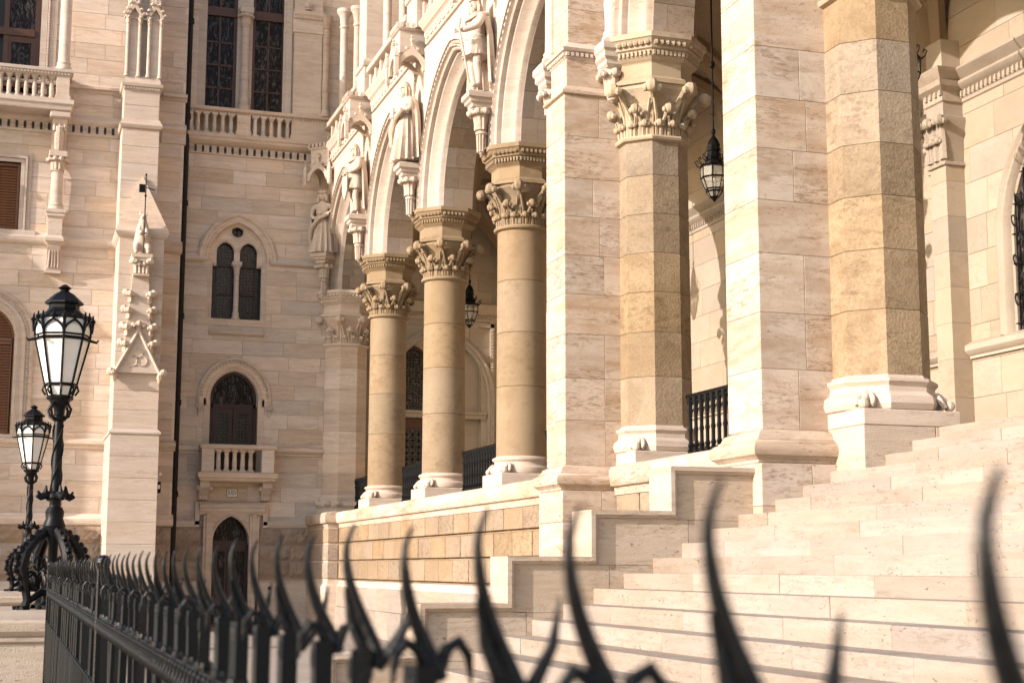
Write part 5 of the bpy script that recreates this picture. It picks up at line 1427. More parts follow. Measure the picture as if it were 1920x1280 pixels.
for k in range(52):
    x = -8.3+0.208*k
    if x > 2.3: break
    o = obj('rosette', rme, WALL, lw, True); o.location = (x-0.5, LY-0.04-41.9, 13.33)
    o = obj('slot_shade_strip', xme, INK, lw, True); o.location = (x-0.5+0.104, LY-0.035-41.9, 13.33)
def shutters(parent, x0, x1, z0, z1, d, nm='shutter'):
    fr = MB(); fr.box(x0, x0+0.06, d, d+0.05, z0, z1); fr.box(x1-0.06, x1, d, d+0.05, z0, z1); fr.box(x0+0.06, x1-0.06, d, d+0.05, z0, z0+0.07); fr.box(x0+0.06, x1-0.06, d, d+0.05, z1-0.07, z1)
    s_ = obj(nm, fr, SHUT, parent, smooth=False)
    n = int((z1-z0-0.14)/0.075)
    sm = MB(); w = x1-x0-0.12; sm.add([(-w/2, 0.0, -0.03), (w/2, 0.0, -0.03), (w/2, 0.03, 0.035), (-w/2, 0.03, 0.035), (-w/2, 0.008, -0.034), (w/2, 0.008, -0.034), (w/2, 0.038, 0.031), (-w/2, 0.038, 0.031)], [(0, 1, 2, 3), (4, 7, 6, 5), (0, 4, 5, 1), (2, 6, 7, 3)])
    me = sm.mesh('slat', False); me.materials.append(SHUT)
    for k in range(n):
        o = obj('slat', me, SHUT, s_, True); o.location = ((x0+x1)/2, d+0.005, z0+0.11+0.075*k)
    mb = MB(); mb.box(x0+0.02, x1-0.02, d+0.055, d+0.065, z0, z1); obj('shutter_back', mb, WOODR, s_, smooth=False)
shutters(lw, -0.72, -0.15, 10.43, 12.26, LY+0.10)
shutters(lw, -1.23, -0.75, 10.43, 12.26, LY+0.10)
mb = MB()
for d, o, w in ((LY-0.03, 0.0, 0.10), (LY-0.07, 0.11, 0.06), (LY-0.03, 0.18, 0.10)):
    mb.box(-0.13+o, -0.13+o+w, d, LY+0.12, 10.43, 12.28+o+w); mb.box(-1.5, -0.13+o, d, LY+0.12, 12.28+o, 12.28+o+w)
sf = obj('window_surround', mb, CREAM, lw, smooth=False)
mb = MB()
for k in range(26): mb.ball((0.01, LY-0.05, 10.5+0.078*k), 0.024, seg=5, rings=4)
for k in range(18): mb.ball((0.0-0.078*k, LY-0.05, 12.42), 0.024, seg=5, rings=4)
obj('bead_row', mb, CREAM, sf, kind='stuff')
mb = MB(); mb.box(-1.6, 0.32, LY-0.10, LY+0.1, 10.30, 10.43, 0.01); obj('window_sill', mb, CREAM, lw, smooth=False)
# lower arched shutter
mb = MB(); arch_loft(mb, FF, [(-0.47, LY), (-0.47, LY-0.05), (-0.41, LY-0.09), (-0.38, LY-0.03), (-0.28, LY-0.03), (-0.26, LY-0.07), (-0.2, LY-0.07), (-0.18, LY-0.02), (-0.10, LY-0.02), (-0.06, LY-0.04), (0.0, LY+0.04), (0.02, LY+0.12)], 0.66, 0.86, 7.55, 5.02, 10, -0.72); sf = obj('arch_surround', mb, CREAM, lw)
mb = MB(); c_ = 0.20; r_ = 0.86+0.33; aa = math.acos(c_/r_)
for k in range(16):
    a = aa*(k+0.5)/16; mb.ball((-0.72-c_+r_*math.cos(a), LY-0.05, 7.55+r_*math.sin(a)), 0.026, seg=5, rings=4)
for k in range(30): mb.ball((-0.72+0.99, LY-0.05, 5.05+0.083*k), 0.026, seg=5, rings=4)
obj('bead_row', mb, CREAM, sf, kind='stuff')
mb = MB(); arch_loft(mb, FF, [(0.0, LY+0.10), (0.07, LY+0.10), (0.07, LY+0.16)], 0.66, 0.86, 7.55, 5.02, 9, -0.72); mb.box(-1.35, -0.09, LY+0.1, LY+0.16, 7.48, 7.56); fr = obj('shutter_frame', mb, SHUT, lw, smooth=False)
for k in range(9):
    z = 7.62+0.075*k; h_ = math.sqrt(max(0.79**2-(z-7.55)**2, 0))-0.2
    if h_ > 0.08:
        mb = MB(); mb.add([(-0.72-h_, LY+0.12, z-0.03), (-0.72+h_, LY+0.12, z-0.03), (-0.72+h_, LY+0.15, z+0.035), (-0.72-h_, LY+0.15, z+0.035)], [(0, 1, 2, 3)]); obj('slat', mb, SHUT, fr, smooth=False)
mb = MB(); mb.box(-1.36, -0.08, LY+0.17, LY+0.19, 5.0, 8.4); obj('shutter_back', mb, WOODR, fr, smooth=False)
shutters(lw, -0.70, -0.10, 5.04, 7.46, LY+0.10); shutters(lw, -1.34, -0.74, 5.04, 7.46, LY+0.10)
# upper window behind the balcony
mb = MB(); mb.box(0.05, 0.2, LY+0.15, LY+0.25, 14.2, 20); mb.box(-0.75, -0.62, LY+0.15, LY+0.25, 14.2, 20); mb.box(-1.5, 0.05, LY+0.12, LY+0.25, 15.83, 16.03); mb.box(-0.62, -0.54, LY+0.17, LY+0.25, 14.2, 15.83); mb.box(-0.03, 0.05, LY+0.17, LY+0.25, 14.2, 15.83); mb.box(-0.54, -0.03, LY+0.17, LY+0.25, 15.65, 15.83); uw = obj('balcony_window', mb, WOOD, lw, smooth=False)
for za, zb in ((14.2, 15.66), (16.03, 19.9)):
    mb = MB(); mb.box(-0.62, 0.06, LY+0.21, LY+0.22, za, zb); obj('pane', mb, GLASS, uw, smooth=False)
mb = MB(); mb.box(-1.5, 0.2, LY+0.3, LY+0.32, 14, 20); obj('window_back', mb, INK, uw, smooth=False)
mb = MB(); mb.box(0.2, 0.36, LY-0.03, LY+0.2, 14.2, 20); mb.box(0.37, 0.43, LY-0.06, LY, 14.2, 20); mb.box(0.44, 0.62, LY-0.03, LY, 14.2, 20); sf = obj('window_surround', mb, CREAM, lw, smooth=False)
mb = MB()
for k in range(60): mb.ball((0.40, LY-0.06, 14.7+0.08*k), 0.026, seg=5, rings=4)
obj('bead_row', mb, CREAM, sf, kind='stuff')
# balcony on corbels, with columns above and below
b0 = LY-0.85
mb = MB(); mb.rect(-2.6, 1.05, b0+0.08, LY, [(0.0, 13.60), (0.03, 13.66), (0.03, 13.72), (0.08, 13.76), (0.08, 13.88)]); bc = obj('balcony', mb, CREAM, lw)
mb = MB(); mb.rect(-2.6, 1.0, b0+0.10, b0+0.34, [(0.0, 14.52), (0.04, 14.55), (0.04, 14.60), (0.09, 14.63), (0.09, 14.70), (0.03, 14.73)]); mb.box(0.76, 1.06, b0+0.3, LY, 14.54, 14.71); obj('handrail', mb, CREAM, bc, smooth=False)
dentils(bc, FF, -2.5, 1.03, 14.555, 14.605, b0+0.03, b0+0.08, 0.085, 0.5, CREAM)
mb = MB(); mb.box(0.66, 1.0, b0+0.08, b0+0.42, 13.88, 14.54, 0.006); mb.box(0.63, 1.03, b0+0.05, b0+0.45, 13.88, 14.0); obj('pedestal', mb, CREAM, bc, smooth=False)
mb = MB(); mb.box(0.84, 0.96, b0+0.42, LY, 13.88, 14.54); obj('side_panel', mb, CREAM, bc, smooth=False)
bb = baluster_mesh(0.64, 0.17); bb.materials.append(CREAM)
for k in range(12):
    o = obj('baluster', bb, CREAM, bc, True); o.location = (0.54-0.215*k, b0+0.22, 13.89)
mb = MB(); mb.lathe([(0.21, 14.73), (0.21, 14.82), (0.17, 14.86), (0.19, 14.92), (0.155, 14.98), (0.15, 15.1), (0.145, 19.5)], 0.83, b0+0.25, 18); obj('balcony_column', mb, CREAM, bc)
for x in (0.80, -2.3):
    mb = MB(); mb.prism([(LY, 12.55), (LY-0.20, 12.56), (LY-0.22, 12.7), (LY-0.30, 12.9), (LY-0.52, 13.25), (LY-0.6, 13.4), (LY-0.66, 13.42), (LY-0.68, 13.60), (LY, 13.60)], 'x', x-0.19, x+0.19)
    mb.tube([(x, LY-0.27, 12.66), (x, LY-0.36, 12.82), (x, LY-0.44, 13.02), (x, LY-0.56, 13.22)], [0.10, 0.12, 0.12, 0.09], 8)
    for s in (-1, 0, 1): leaf_knob(mb, (x+0.13*s, LY-0.5, 13.1), (0.4*s, -1, 0), 0.4, 0.14, 0.06)
    mb.box(x-0.26, x+0.26, LY-0.74, LY, 13.42, 13.60, 0.02); cb = obj('bracket', mb, CREAM, lw)
    mb = MB(); mb.box(x-0.24, x+0.24, LY-0.52, LY, 12.40, 12.56, 0.02); mb.lathe([(0.15, 12.02), (0.185, 12.04), (0.15, 12.07), (0.16, 12.2), (0.22, 12.38), (0.22, 12.41)], x, LY-0.25, 14)
    for k in range(6):
        a = math.pi+k*math.pi/5; leaf_knob(mb, (x+0.14*math.cos(a), LY-0.25+0.14*math.sin(a), 12.08), (math.cos(a), math.sin(a), 0), 0.28, 0.10, 0.05)
    obj('corbel_capital', mb, CARVE, lw)
    mb = MB(); mb.lathe([(0.22, 10.98), (0.22, 11.04), (0.18, 11.07), (0.2, 11.12), (0.165, 11.17), (0.16, 11.3), (0.15, 12.03)], x, LY-0.25, 18); obj('corbel_column', mb, CREAM, lw)
    mb = MB(); mb.rect(x-0.18, x+0.18, LY-0.43, LY, [(-0.02, 10.05), (0.06, 10.12), (0.06, 10.2), (0.0, 10.28), (0.0, 10.75), (0.05, 10.8), (0.05, 10.86), (0.08, 10.89), (0.08, 10.98)]); obj('corbel_pedestal', mb, CREAM, lw)
    mb = MB(); mb.prism([(LY, 9.34), (LY-0.14, 9.36), (LY-0.16, 9.44), (LY-0.12, 9.5), (LY-0.22, 9.7), (LY-0.38, 9.95), (LY-0.40, 10.06), (LY, 10.06)], 'x', x-0.17, x+0.17)
    for s in (-1, -0.3, 0.3, 1): mb.tube([(x+0.12*s, LY-0.15, 9.46), (x+0.12*s, LY-0.2, 9.6), (x+0.10*s, LY-0.34, 9.9)], 0.035, 6)
    mb.box(x-0.2, x+0.2, LY-0.18, LY, 9.31, 9.38); obj('scroll_console', mb, CREAM, lw)

# ================================================================== BUTTRESS WITH PINNACLE WORK
def buttress(dx, label, detail):
    t = thing('buttress', (2.95+dx, 40.9, 0), label, 'buttress', 'stepped buttresses on the projecting wall')
    X0, X1 = 2.40+dx, 3.54+dx
    YF = 40.1
    rn_ = random.Random(int(50+dx*3))
    def stack(x0, x1, y0, z0, z1, n):
        for k in range(n):
            a = z0+(z1-z0)*k/n; b = z0+(z1-z0)*(k+1)/n
            mb = MB(); mb.box(x0, x1, y0, LY+0.2, a+0.003, b-0.003, 0.004); obj('stone_block', mb, CREAM, t, smooth=False)
    YL = 39.2
    stack(X0-0.09, X1-0.03, YL, 0, 4.90, 9)
    mb = MB(); mb.skin([[(X0-0.09-o, YL-o, z), (X1-0.03+o, YL-o, z), (X1-0.03+o, LY+0.1, z), (X0-0.09-o, LY+0.1, z)] for o, z in ((0.0, 4.90), (0.035, 4.92), (0.04, 4.96), (0.0, 5.0))]+[[(X0, YF-0.02, 5.12), (X1, YF-0.02, 5.12), (X1, LY+0.1, 5.12), (X0, LY+0.1, 5.12)]], cu=True, cap0=True, cap1=True); obj('offset_moulding', mb, CREAM, t, smooth=False)
    stack(X0, X1, YF, 5.10, 10.12, 10)
    mb = MB(); mb.rect(X0, X1, YF, LY+0.1, [(0.0, 10.1), (0.03, 10.12), (0.10, 10.2), (0.12, 10.26), (0.10, 10.3)]); obj('offset_moulding', mb, CREAM, t)
    xc = (X0+X1)/2-0.02
    mb = MB()  # pyramid weathering leaning on the upper stage
    mb.skin([[(X0-0.1, YF-0.1, 10.3), (X1+0.1, YF-0.1, 10.3), (X1+0.1, 41.2, 10.3), (X0-0.1, 41.2, 10.3)], [(xc-0.01, 40.45, 11.85), (xc+0.01, 40.45, 11.85), (xc+0.01, 41.2, 11.85), (xc-0.01, 41.2, 11.85)]], cu=True, cap0=True, cap1=True); obj('weathering', mb, WALL, t, smooth=False)
    stack(X0-0.02, X1-0.20, 40.5, 10.3, 13.15, 6)
    mb = MB(); mb.rect(X0-0.02, X1-0.20, 40.5, LY+0.1, [(0.0, 13.14), (0.05, 13.17), (0.08, 13.25), (0.06, 13.3), (0.0, 13.42)]); obj('offset_moulding', mb, CREAM, t)
    stack(X0+0.0, X1-0.22, 40.55, 13.40, 14.22, 2)
    mb = MB(); mb.rect(X0, X1-0.22, 40.55, LY+0.1, [(0.0, 14.2), (0.02, 14.22), (0.02, 14.3), (0.07, 14.33), (0.09, 14.4), (0.03, 14.42), (-0.02, 14.62)]); obj('offset_moulding', mb, CREAM, t)
    dentils(t, FF, X0-0.02, X1-0.20, 14.235, 14.295, 40.49, 40.54, 0.08, 0.5, CREAM)
    mb = MB(); mb.box(X0+0.12, X1-0.34, 40.75, LY+0.2, 14.5, 21); obj('shaft_core', mb, CREAM, t, smooth=False)
    # paired aedicules above
    for xx in (X0+0.18, X1-0.40):
        mb = MB(); mb.box(xx-0.17, xx+0.17, 40.60, 40.78, 14.6, 17.6, 0.01); a_ = obj('aedicule', mb, CREAM, t, smooth=False)
        for s in (-1, 1):
            mb = MB(); mb.lathe([(0.06, 14.6), (0.06, 14.66), (0.045, 14.7), (0.042, 16.05), (0.06, 16.07), (0.045, 16.1), (0.07, 16.2), (0.07, 16.24)], xx+s*0.155, 40.56, 10)
            for k in range(4): leaf_knob(mb, (xx+s*0.155+0.04*math.cos(k*1.57), 40.56+0.04*math.sin(k*1.57), 16.08), (math.cos(k*1.57), math.sin(k*1.57), 0), 0.14, 0.05, 0.025)
            obj('colonnette', mb, CREAM, a_)
        mb = MB(); L = [(-0.2, 16.24), (-0.2, 16.3), (0, 16.75), (0.2, 16.3), (0.2, 16.24)]; I = [(-0.12, 16.24), (-0.11, 16.34), (0, 16.5), (0.11, 16.34), (0.12, 16.24)]
        mb.skin([[(xx+u, 40.48, z) for u, z in I], [(xx+u, 40.48, z) for u, z in L], [(xx+u, 40.6, z) for u, z in L], [(xx+u, 40.6, z) for u, z in I]], cv=True)
        for u, z in ((-0.15, 16.42), (0.15, 16.42), (-0.08, 16.6), (0.08, 16.6), (0, 16.82), (-0.21, 16.3), (0.21, 16.3)): leaf_knob(mb, (xx+u, 40.52, z-0.06), (u*3+0.001, -0.6, 0), 0.1, 0.05, 0.035)
        obj('gablet', mb, CARVE, a_)
        mb = MB(); mb.lathe([(0.13, 16.6), (0.10, 17.0), (0.08, 17.6)], xx, 40.62, 4, math.pi/4)
        for k in range(8):
            z = 16.8+0.12*k; s = 1 if k % 2 else -1; leaf_knob(mb, (xx+s*0.08, 40.55, z), (s, -0.7, 0), 0.1, 0.06, 0.035)
        obj('spirelet', mb, CARVE, a_)
    if not detail: return
    # gablet with trefoil, crocketed tapering shaft, console
    gx = 2.96+dx; yg = YF-0.16
    mb = MB()
    G = [(-0.56, 6.55), (0, 7.62), (0.56, 6.55)]
    mb.prism([(gx+u, z) for u, z in G], 'y', yg+0.03, YF+0.02); gb = obj('gable', mb, CREAM, t, smooth=False)
    mb = MB()
    for s in (-1, 1):
        for (w, d) in ((0.05, 0.0), (0.025, -0.03)): mb.tube([(gx+s*0.58, yg+d, 6.52), (gx, yg+d, 7.66)], w, 6)
    obj('gable_moulding', mb, CREAM, gb)
    mb = MB()
    for cx_, cz_ in ((0, 7.06), (-0.115, 6.86), (0.115, 6.86)):
        a0 = {0: -0.5, 1: 1.35, 2: 3.3}
        for rr_, w in ((0.125, 0.022),):
            mb.tube([(gx+cx_+rr_*math.cos(2*math.pi*k/16), yg+0.025, cz_+rr_*math.sin(2*math.pi*k/16)) for k in range(16)], w, 5, closed=True)
    tr = obj('trefoil', mb, CREAM, gb)
    mb = MB()
    for cx_, cz_ in ((0, 7.06), (-0.115, 6.86), (0.115, 6.86)): mb.prism([(gx+cx_+0.115*math.cos(2*math.pi*k/14), cz_+0.115*math.sin(2*math.pi*k/14)) for k in range(14)], 'y', yg+0.024+0.002*cx_*8, yg+0.04)
    obj('trefoil_recess', mb, WALL, gb, smooth=False)
    mb = MB(); leaf_knob(mb, (gx, yg, 7.6), (0, -1, 0), 0.22, 0.05, 0.06)
    for s in (-1, 1): leaf_knob(mb, (gx+s*0.02, yg, 7.66), (s, -0.3, 0), 0.12, 0.12, 0.05)
    obj('finial', mb, CARVE, gb)
    for s in (-1, 1):
        mb = MB(); leaf_knob(mb, (gx+s*0.56, yg+0.05, 6.40), (s, -0.6, 0), 0.16, 0.1, 0.08); mb.tube([(gx+s*0.56, yg+0.04, 6.3), (gx+s*0.58, yg, 6.5)], [0.03, 0.09], 7); obj('corbel_head', mb, CARVE, gb)
    mb = MB(); mb.skin([[(gx-0.36, YF-0.10, 6.9), (gx+0.36, YF-0.10, 6.9), (gx+0.36, YF+0.05, 6.9), (gx-0.36, YF+0.05, 6.9)], [(gx-0.20, YF-0.16, 9.1), (gx+0.20, YF-0.16, 9.1), (gx+0.20, YF+0.05, 9.1), (gx-0.20, YF+0.05, 9.1)]], cu=True, cap0=True, cap1=True); sp = obj('spire', mb, CREAM, t, smooth=False)
    for k, z in enumerate((8.55, 8.12, 7.68, 7.25)):
        w = 0.36-0.16*(z-6.9)/2.2
        for s in (-1, 1):
            mb = MB(); leaf_knob(mb, (gx+s*w, YF-0.12, z-0.18), (s, -0.35, 0), 0.26, 0.10, 0.075); leaf_knob(mb, (gx+s*w*0.95, YF-0.14, z-0.16), (s*0.2, -1, 0), 0.2, 0.12, 0.06); obj('crocket', mb, CARVE, sp)
    mb = MB(); mb.rect(gx-0.16, gx+0.16, YF-0.30, YF+0.05, [(0.04, 9.05), (0.05, 9.09), (0.0, 9.12), (0.0, 9.4), (0.06, 9.44), (0.06, 9.5), (0.10, 9.53), (0.10, 9.62)])
    for s in (-1, 1):
        leaf_knob(mb, (gx+s*0.14, YF-0.28, 9.12), (s, -1, 0), 0.32, 0.09, 0.07); leaf_knob(mb, (gx+s*0.05, YF-0.30, 9.12), (s*0.2, -1, 0), 0.24, 0.05, 0.045)
    obj('console', mb, CARVE, t)
    return t
buttress(0.0, 'sunlit stepped buttress with trefoil gable and crocketed spire', True)
buttress(-7.9, 'plain stepped buttress out of view further along the projecting wall', False)  # unseen; placed so its shadow falls across the projecting wall

# heraldic beast seated on the buttress console, holding a weather vane
bt = thing('beast_statue', (2.96, 39.95, 9.63), 'small stone beast seated on the buttress console holding a vane', 'statue')
J = [(0, 0.02, 0.28, 0.17, 0.18), (0, -0.02, 0.55, 0.15), (0, -0.06, 0.78, 0.12), (0, -0.12, 0.95, 0.09), (0, -0.2, 1.0, 0.075), (0, -0.30, 0.98, 0.05),
     (-0.13, 0.0, 0.2, 0.13), (-0.16, -0.16, 0.2, 0.09), (-0.15, -0.14, 0.05, 0.06), (-0.15, -0.24, 0.03, 0.055),
     (0.13, 0.0, 0.2, 0.13), (0.16, -0.16, 0.2, 0.09), (0.15, -0.14, 0.05, 0.06), (0.15, -0.24, 0.03, 0.055),
     (-0.10, -0.14, 0.62, 0.07), (-0.07, -0.26, 0.5, 0.055), (-0.02, -0.30, 0.6, 0.05), (0.10, -0.14, 0.62, 0.07), (0.08, -0.26, 0.45, 0.055), (0.03, -0.30, 0.42, 0.05)]
E_ = [(0, 1), (1, 2), (2, 3), (3, 4), (4, 5), (0, 6), (6, 7), (7, 8), (8, 9), (0, 10), (10, 11), (11, 12), (12, 13), (2, 14), (14, 15), (15, 16), (2, 17), (17, 18), (18, 19)]
skin_body('body', J, E_, CARVE, bt, 0, 1)
mb = MB()
for s in (-1, 1): mb.tube([(s*0.06, -0.1, 1.02), (s*0.09, -0.09, 1.16)], [0.04, 0.012], 5)
obj('ear', mb, CARVE, bt, True)
mb = MB(); mb.tube([(0, 0.14, 0.1), (0.18, 0.12, 0.1), (0.24, 0.08, 0.35), (0.18, 0.05, 0.5)], [0.04, 0.035, 0.03, 0.04], 6); obj('tail', mb, CARVE, bt, True)
mb = MB(); mb.tube([(0.02, -0.34, 0.0), (0.02, -0.34, 2.05)], 0.018, 6); mb.box(-0.15, 0.02, -0.345, -0.335, 1.58, 1.80); mb.tube([(0.02, -0.34, 1.72), (0.26, -0.34, 1.66)], 0.013, 5); mb.ball((0.02, -0.34, 1.5), 0.035); mb.ball((0.02, -0.34, 2.06), 0.03); obj('weather_vane', mb, IRON, bt, True)

sc = thing('security_camera', (3.55, 39.45, 3.6), 'small black camera box on the side of the sunlit buttress', 'camera')
mb = MB(); mb.box(3.515, 3.61, 39.37, 39.51, 3.46, 3.74, 0.01); obj('housing', mb, IRON, sc, smooth=False)
mb = MB(); mb.box(3.53, 3.59, 39.36, 39.369, 3.56, 3.66); obj('screen', mb, PLATE, sc, smooth=False)
mb = MB(); mb.ball((3.57, 39.40, 3.93), 0.06, seg=10, rings=6, sy=1.4, sz=0.8); mb.tube([(3.50, 39.45, 3.95), (3.57, 39.43, 3.95)], 0.02, 6); obj('dome', mb, PLATE, sc)

# ================================================================== LAMP PEDESTALS AND STREET LAMPS
def pedestal(y0, y1, label):
    t = thing('lamp_pedestal', (-0.3, (y0+y1)/2, 0), label, 'pedestal', 'stone pedestals of the street lamps')
    x0, x1 = -2.6, 0.86
    for a, b in ((0, 0.42), (0.42, 0.86)):
        for c, d in ((x0, -0.9), (-0.9, x1)):
            mb = MB(); mb.box(c+0.002, d-0.002, y0, y1, a+0.002, b-0.002, 0.006); obj('stone_block', mb, PARA, t, smooth=False)
    mb = MB(); mb.rect(x0, x1, y0, y1, [(0.0, 0.86), (0.03, 0.88), (0.03, 0.91), (0.01, 0.925), (0.05, 0.95), (0.07, 0.98), (0.07, 1.06), (0.05, 1.09), (0.0, 1.11), (-0.25, 1.15), (-0.45, 1.16)]); obj('coping', mb, PARA, t)
pedestal(16.0, 18.5, 'broad moulded stone pedestal beyond the end of the iron fence')
pedestal(29.2, 31.7, 'farther moulded stone pedestal in front of the rough wall base')

def lamp(loc, label, first=[None]):
    if first[0]:
        c = copy_tree(first[0]); c.location = loc; c['label'] = label; return c
    t = thing('street_lamp', loc, label, 'street lamp', 'ornate iron street lamps')
    first[0] = t
    # tripod base with paw feet
    for k in range(4):
        a = math.pi/4+k*math.pi/2-0.35; ca, sa = math.cos(a), math.sin(a)
        P = lambda r, z: (r*ca, r*sa, z)
        mb = MB(); mb.tube([P(0.30, 0.02), P(0.27, 0.12), P(0.30, 0.3), P(0.35, 0.45), P(0.31, 0.62), P(0.20, 0.76), P(0.07, 0.86)], [0.05, 0.04, 0.05, 0.06, 0.06, 0.055, 0.05], 8)
        for s in (-0.25, 0, 0.25): mb.tube([(0.29*ca-s*0.12*sa*2, 0.29*sa+s*0.12*ca*2, 0.035), (0.38*ca-s*0.2*sa*2, 0.38*sa+s*0.2*ca*2, 0.03)], [0.035, 0.03], 6)
        for r, z in ((0.40, 0.50), (0.36, 0.64), (0.26, 0.77), (0.37, 0.36)): mb.ball(P(r, z), 0.045, seg=7, rings=5)
        mb.tube([P(0.24+0.07*math.cos(q), 0.32+0.10*math.sin(q)) for q in [j*0.75 for j in range(9)]], 0.018, 5)
        mb.tube([P(0.16+0.05*math.cos(q), 0.5+0.07*math.sin(q)) for q in [j*0.75 for j in range(9)]], 0.015, 5)
        for r, z in ((0.30, 0.70), (0.38, 0.57), (0.39, 0.43), (0.33, 0.24), (0.16, 0.83)): mb.ball(P(r+0.02, z), 0.036, seg=6, rings=4)
        mb.tube([P(0.20+0.09*math.cos(q)*(1-q/9), 0.28+0.13*math.sin(q)*(1-q/9)) for q in [j*0.6 for j in range(13)]], 0.016, 5)
        mb.tube([P(0.05, 0.18), P(0.12, 0.2), P(0.2, 0.14), P(0.28, 0.1)], [0.05, 0.04, 0.035, 0.04], 6)
        obj('paw_leg', mb, IRON, t, True)
    mb = MB(); mb.lathe([(0.15, 0.0), (0.15, 0.06), (0.10, 0.1), (0.08, 0.2), (0.05, 0.26), (0.05, 0.7), (0.10, 0.82), (0.12, 0.9), (0.09, 0.98), (0.10, 1.05), (0.075, 1.1)], seg=16)
    obj('base', mb, IRON, t, True)
    mb = MB(); mb.lathe([(0.062, 1.08), (0.055, 1.3), (0.05, 2.0), (0.048, 2.02), (0.075, 2.04), (0.075, 2.08), (0.055, 2.10), (0.06, 2.16), (0.085, 2.2), (0.11, 2.24), (0.11, 2.27)], seg=14)
    for k in range(3):      # twisted band round the shaft
        mb.tube([(0.055*math.cos(q*0.6+k*2.1), 0.055*math.sin(q*0.6+k*2.1), 1.12+0.09*q) for q in [j*0.6 for j in range(17)]], 0.01, 5)
    obj('post', mb, IRON, t, True)
    mb = MB(); mb.lathe([(0.075, 1.18), (0.095, 1.2), (0.095, 1.24), (0.07, 1.27)], seg=14); obj('collar', mb, IRON, t, True)
    for k in range(4):
        a = k*math.pi/2+0.4; ca, sa = math.cos(a), math.sin(a)
        mb = MB(); mb.tube([(0.05*ca, 0.05*sa, 1.22), (0.12*ca, 0.12*sa, 1.23), (0.17*ca, 0.17*sa, 1.20), (0.21*ca, 0.21*sa, 1.22)], [0.05, 0.045, 0.035, 0.025], 7); mb.tube([(0.12*ca, 0.12*sa, 1.22), (0.11*ca, 0.11*sa, 1.33)], [0.04, 0.012], 6); mb.tube([(0.16*ca, 0.16*sa, 1.21), (0.2*ca, 0.2*sa, 1.27)], [0.03, 0.01], 5); obj('dragon_head', mb, IRON, t, True)
        a += 0.5; mb = MB(); mb.tube([(0.09*math.cos(a), 0.09*math.sin(a), 2.24), (0.15*math.cos(a), 0.15*math.sin(a), 2.15), (0.12*math.cos(a), 0.12*math.sin(a), 2.07), (0.07*math.cos(a), 0.07*math.sin(a), 2.05)], 0.016, 5); obj('scroll', mb, IRON, t, True)
    # lantern: cup, tapering milk-glass panes, crested head, roof
    prof = [(0.115, 2.27), (0.165, 2.42), (0.285, 2.92), (0.30, 3.05)]
    n = 8
    mb = MB()
    for k in range(n):
        a = 2*math.pi*k/n
        for p, q in zip(prof[:-1], prof[1:]): mb.tube([(p[0]*math.cos(a), p[0]*math.sin(a), p[1]), (q[0]*math.cos(a), q[0]*math.sin(a), q[1])], 0.014, 6)
        mb.tube([(0.30*math.cos(a), 0.30*math.sin(a), 3.0), (0.315*math.cos(a), 0.315*math.sin(a), 3.12), (0.31*math.cos(a), 0.31*math.sin(a), 3.2)], [0.02, 0.018, 0.008], 5); mb.ball((0.315*math.cos(a), 0.315*math.sin(a), 3.13), 0.028, seg=6, rings=4)
        mb.tube([(0.285*math.cos(a), 0.285*math.sin(a), 2.92), (0.36*math.cos(a), 0.36*math.sin(a), 2.90), (0.38*math.cos(a), 0.38*math.sin(a), 2.93)], [0.018, 0.014, 0.008], 5)
        a2 = a+math.pi/n
        mb.tube([(0.17*math.cos(a), 0.17*math.sin(a), 2.42), (0.19*math.cos(a), 0.19*math.sin(a), 2.36), (0.155*math.cos(a), 0.155*math.sin(a), 2.31)], 0.012, 5)
        r_ = 0.29*math.cos(math.pi/n)    # pointed heads of the panes
        for s in (-1, 1):
            aa = a2+s*math.pi/n
            pts = []
            for j in range(6):
                u = j/5; ang = a2+s*math.pi/n*(1-u**1.6); pts.append((0.292*math.cos(ang), 0.292*math.sin(ang), 2.95+0.16*u**0.6))
            mb.tube(pts, 0.014, 5)
        mb.ball((0.29*math.cos(a2), 0.29*math.sin(a2), 3.15), 0.03, seg=6, rings=4); mb.tube([(0.29*math.cos(a2), 0.29*math.sin(a2), 3.1), (0.29*math.cos(a2), 0.29*math.sin(a2), 3.21)], [0.018, 0.008], 5)
    for r, z, w in ((0.115, 2.28, 0.03), (0.165, 2.42, 0.02), (0.285, 2.92, 0.02), (0.285, 2.96, 0.012)): mb.tube([(r*math.cos(2*math.pi*k/n), r*math.sin(2*math.pi*k/n), z) for k in range(n)], w, 6, closed=True)
    obj('lantern_frame', mb, IRON, t, True)
    for k in range(n):
        a0, a1 = 2*math.pi*k/n, 2*math.pi*(k+1)/n
        mb = MB(); mb.skin([[(r*0.985*math.cos(a), r*0.985*math.sin(a), z) for a in (a0, a1)] for r, z in prof+[(0.285, 3.15)]]); obj('pane', mb, MILK, t, True, smooth=False)
    mb = MB(); mb.lathe([(0.27, 3.13), (0.24, 3.19), (0.17, 3.23), (0.15, 3.26), (0.15, 3.30), (0.19, 3.31), (0.19, 3.33), (0.09, 3.43), (0.05, 3.45), (0.04, 3.47), (0.07, 3.49), (0.02, 3.53)], seg=8, rot=0); obj('roof', mb, IRON, t, True, smooth=False)
    return t
lamp((0.47, 17.2, 1.14), 'tall ornate iron lamp with milk glass panes on the near stone pedestal')
lamp((0.37, 30.5, 1.14), 'ornate iron lamp with milk glass panes on the farther pedestal')

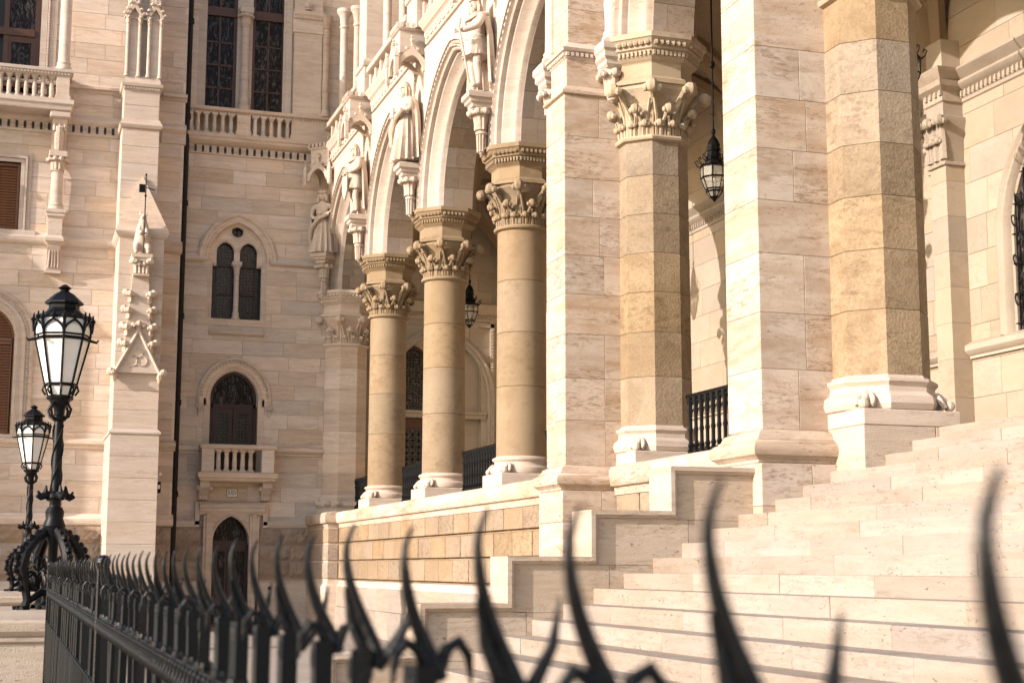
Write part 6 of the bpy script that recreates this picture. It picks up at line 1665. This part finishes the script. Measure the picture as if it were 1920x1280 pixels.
# ================================================================== FOREGROUND FENCE
fe = thing('iron_fence', (0.36, 6, 0), 'black wrought-iron fence with flame-shaped spikes at the foot of the stairs', 'fence')
FX = 0.36
def flame(mb, kind):
    # local: x across the fence, y along it, z = 0 at eye-level rail; spike stands on a square bar
    bar = 0.0105
    mb.box(-bar, bar, -bar*1.4, bar*1.4, -1.2, -0.085)
    tip = 0.046 if kind == 'A' else 0.039
    path = []; rad = []
    for k in range(15):
        u = k/14; z = -0.10+(tip+0.10)*u
        x = 0.019-0.038*math.sin(min(u/0.82, 1.0)*math.pi/2)**1.25+(0.009*((u-0.82)/0.18)**1.5 if u > 0.82 else 0)
        path.append((x, 0.003*math.sin(u*6), z)); rad.append(0.0080*(1-u)**0.8+0.0016)
    mb.tube(path, rad, 8)
    if kind == 'A':
        for s, e in ((-1, 0.034), (1, 0.05)):
            mb.tube([(0.014+s*0.003, 0, -0.105), (0.014+s*e*0.35, 0, -0.085), (0.012+s*e*0.7, 0.002*s, -0.058), (0.010+s*e*0.86, 0.002*s, -0.022)], [0.006, 0.0066, 0.005, 0.0012], 8)
    else:
        for s in (-1, 1):
            mb.tube([(0.014+s*0.003, 0, -0.10), (0.012+s*0.014, 0, -0.072), (0.012+s*0.027, 0, -0.065), (0.012+s*0.037, 0, -0.078), (0.012+s*0.040, 0, -0.105)], [0.006, 0.0065, 0.006, 0.005, 0.0016], 8)
    mb.lathe([(0.008, -0.12), (0.0125, -0.115), (0.013, -0.105), (0.0125, -0.095), (0.008, -0.09)], 0, 0, 8)
    mb.lathe([(0.009, -0.20), (0.016, -0.195), (0.018, -0.185), (0.016, -0.175), (0.009, -0.17)], 0, 0, 8)
    return mb
meshes = {}
for kd in 'AB':
    me = flame(MB(), kd).mesh('picket'); me.materials.append(FIRON); meshes[kd] = me
ys = [0.484-0.23*q for q in range(7, 0, -1)]+[0.484, 0.716, 0.927, 1.129, 1.361, 1.60]
while ys[-1] < 13.5: ys.append(ys[-1]+0.222)
for k, y in enumerate(ys):
    o = obj('picket', meshes['B' if k % 2 else 'A'], FIRON, fe, True)
    o.location = (0.0, y-6, 1.6+RND.uniform(-0.002, 0.002)); o.rotation_euler = (RND.uniform(-0.02, 0.02), RND.uniform(-0.015, 0.015), RND.uniform(-0.25, 0.25))
for z in (1.405, 1.15, 0.68, 0.42):
    mb = MB(); mb.box(FX-0.013, FX+0.013, -1.4, 13.75, z-0.013, z+0.006, 0.003); obj('rail', mb, FIRON, fe, smooth=False)
mb = MB()
y = -1.3
while y < 13.7:
    mb.lathe([(0.002, -0.045), (0.008, -0.03), (0.009, -0.02), (0.004, -0.008), (0.004, 0)], FX-0.013, y, 6, 0, 1.395)
    mb.ball((FX-0.015, y, 1.402), 0.008, seg=6, rings=4); mb.ball((FX-0.015, y+0.05, 1.402), 0.005, seg=5, rings=3)
    mb.ball((FX-0.015, y, 1.15), 0.008, seg=6, rings=4)
    y += 0.066
obj('rail_fringe', mb, FIRON, fe, kind='stuff')
mb = MB(); y = -1.3
while y < 13.6:
    mb.tube([(FX-0.01, y, 0.68), (FX-0.012, y+0.06, 0.9), (FX-0.01, y+0.03, 1.14)], 0.006, 5)
    y += 0.066
obj('lattice_infill', mb, FIRON, fe, kind='stuff')
for y in (6.2, 13.72, -0.9):
    mb = MB(); mb.box(FX-0.022, FX+0.022, y-0.022, y+0.022, 0, 1.60, 0.004); mb.ball((FX, y, 1.62), 0.03, seg=10, rings=6); obj('post', mb, FIRON, fe, smooth=False)

# ------------------------------------------------------------------ tidy helper flags
for o in bpy.data.objects:
    if '_w' in o: del o['_w']
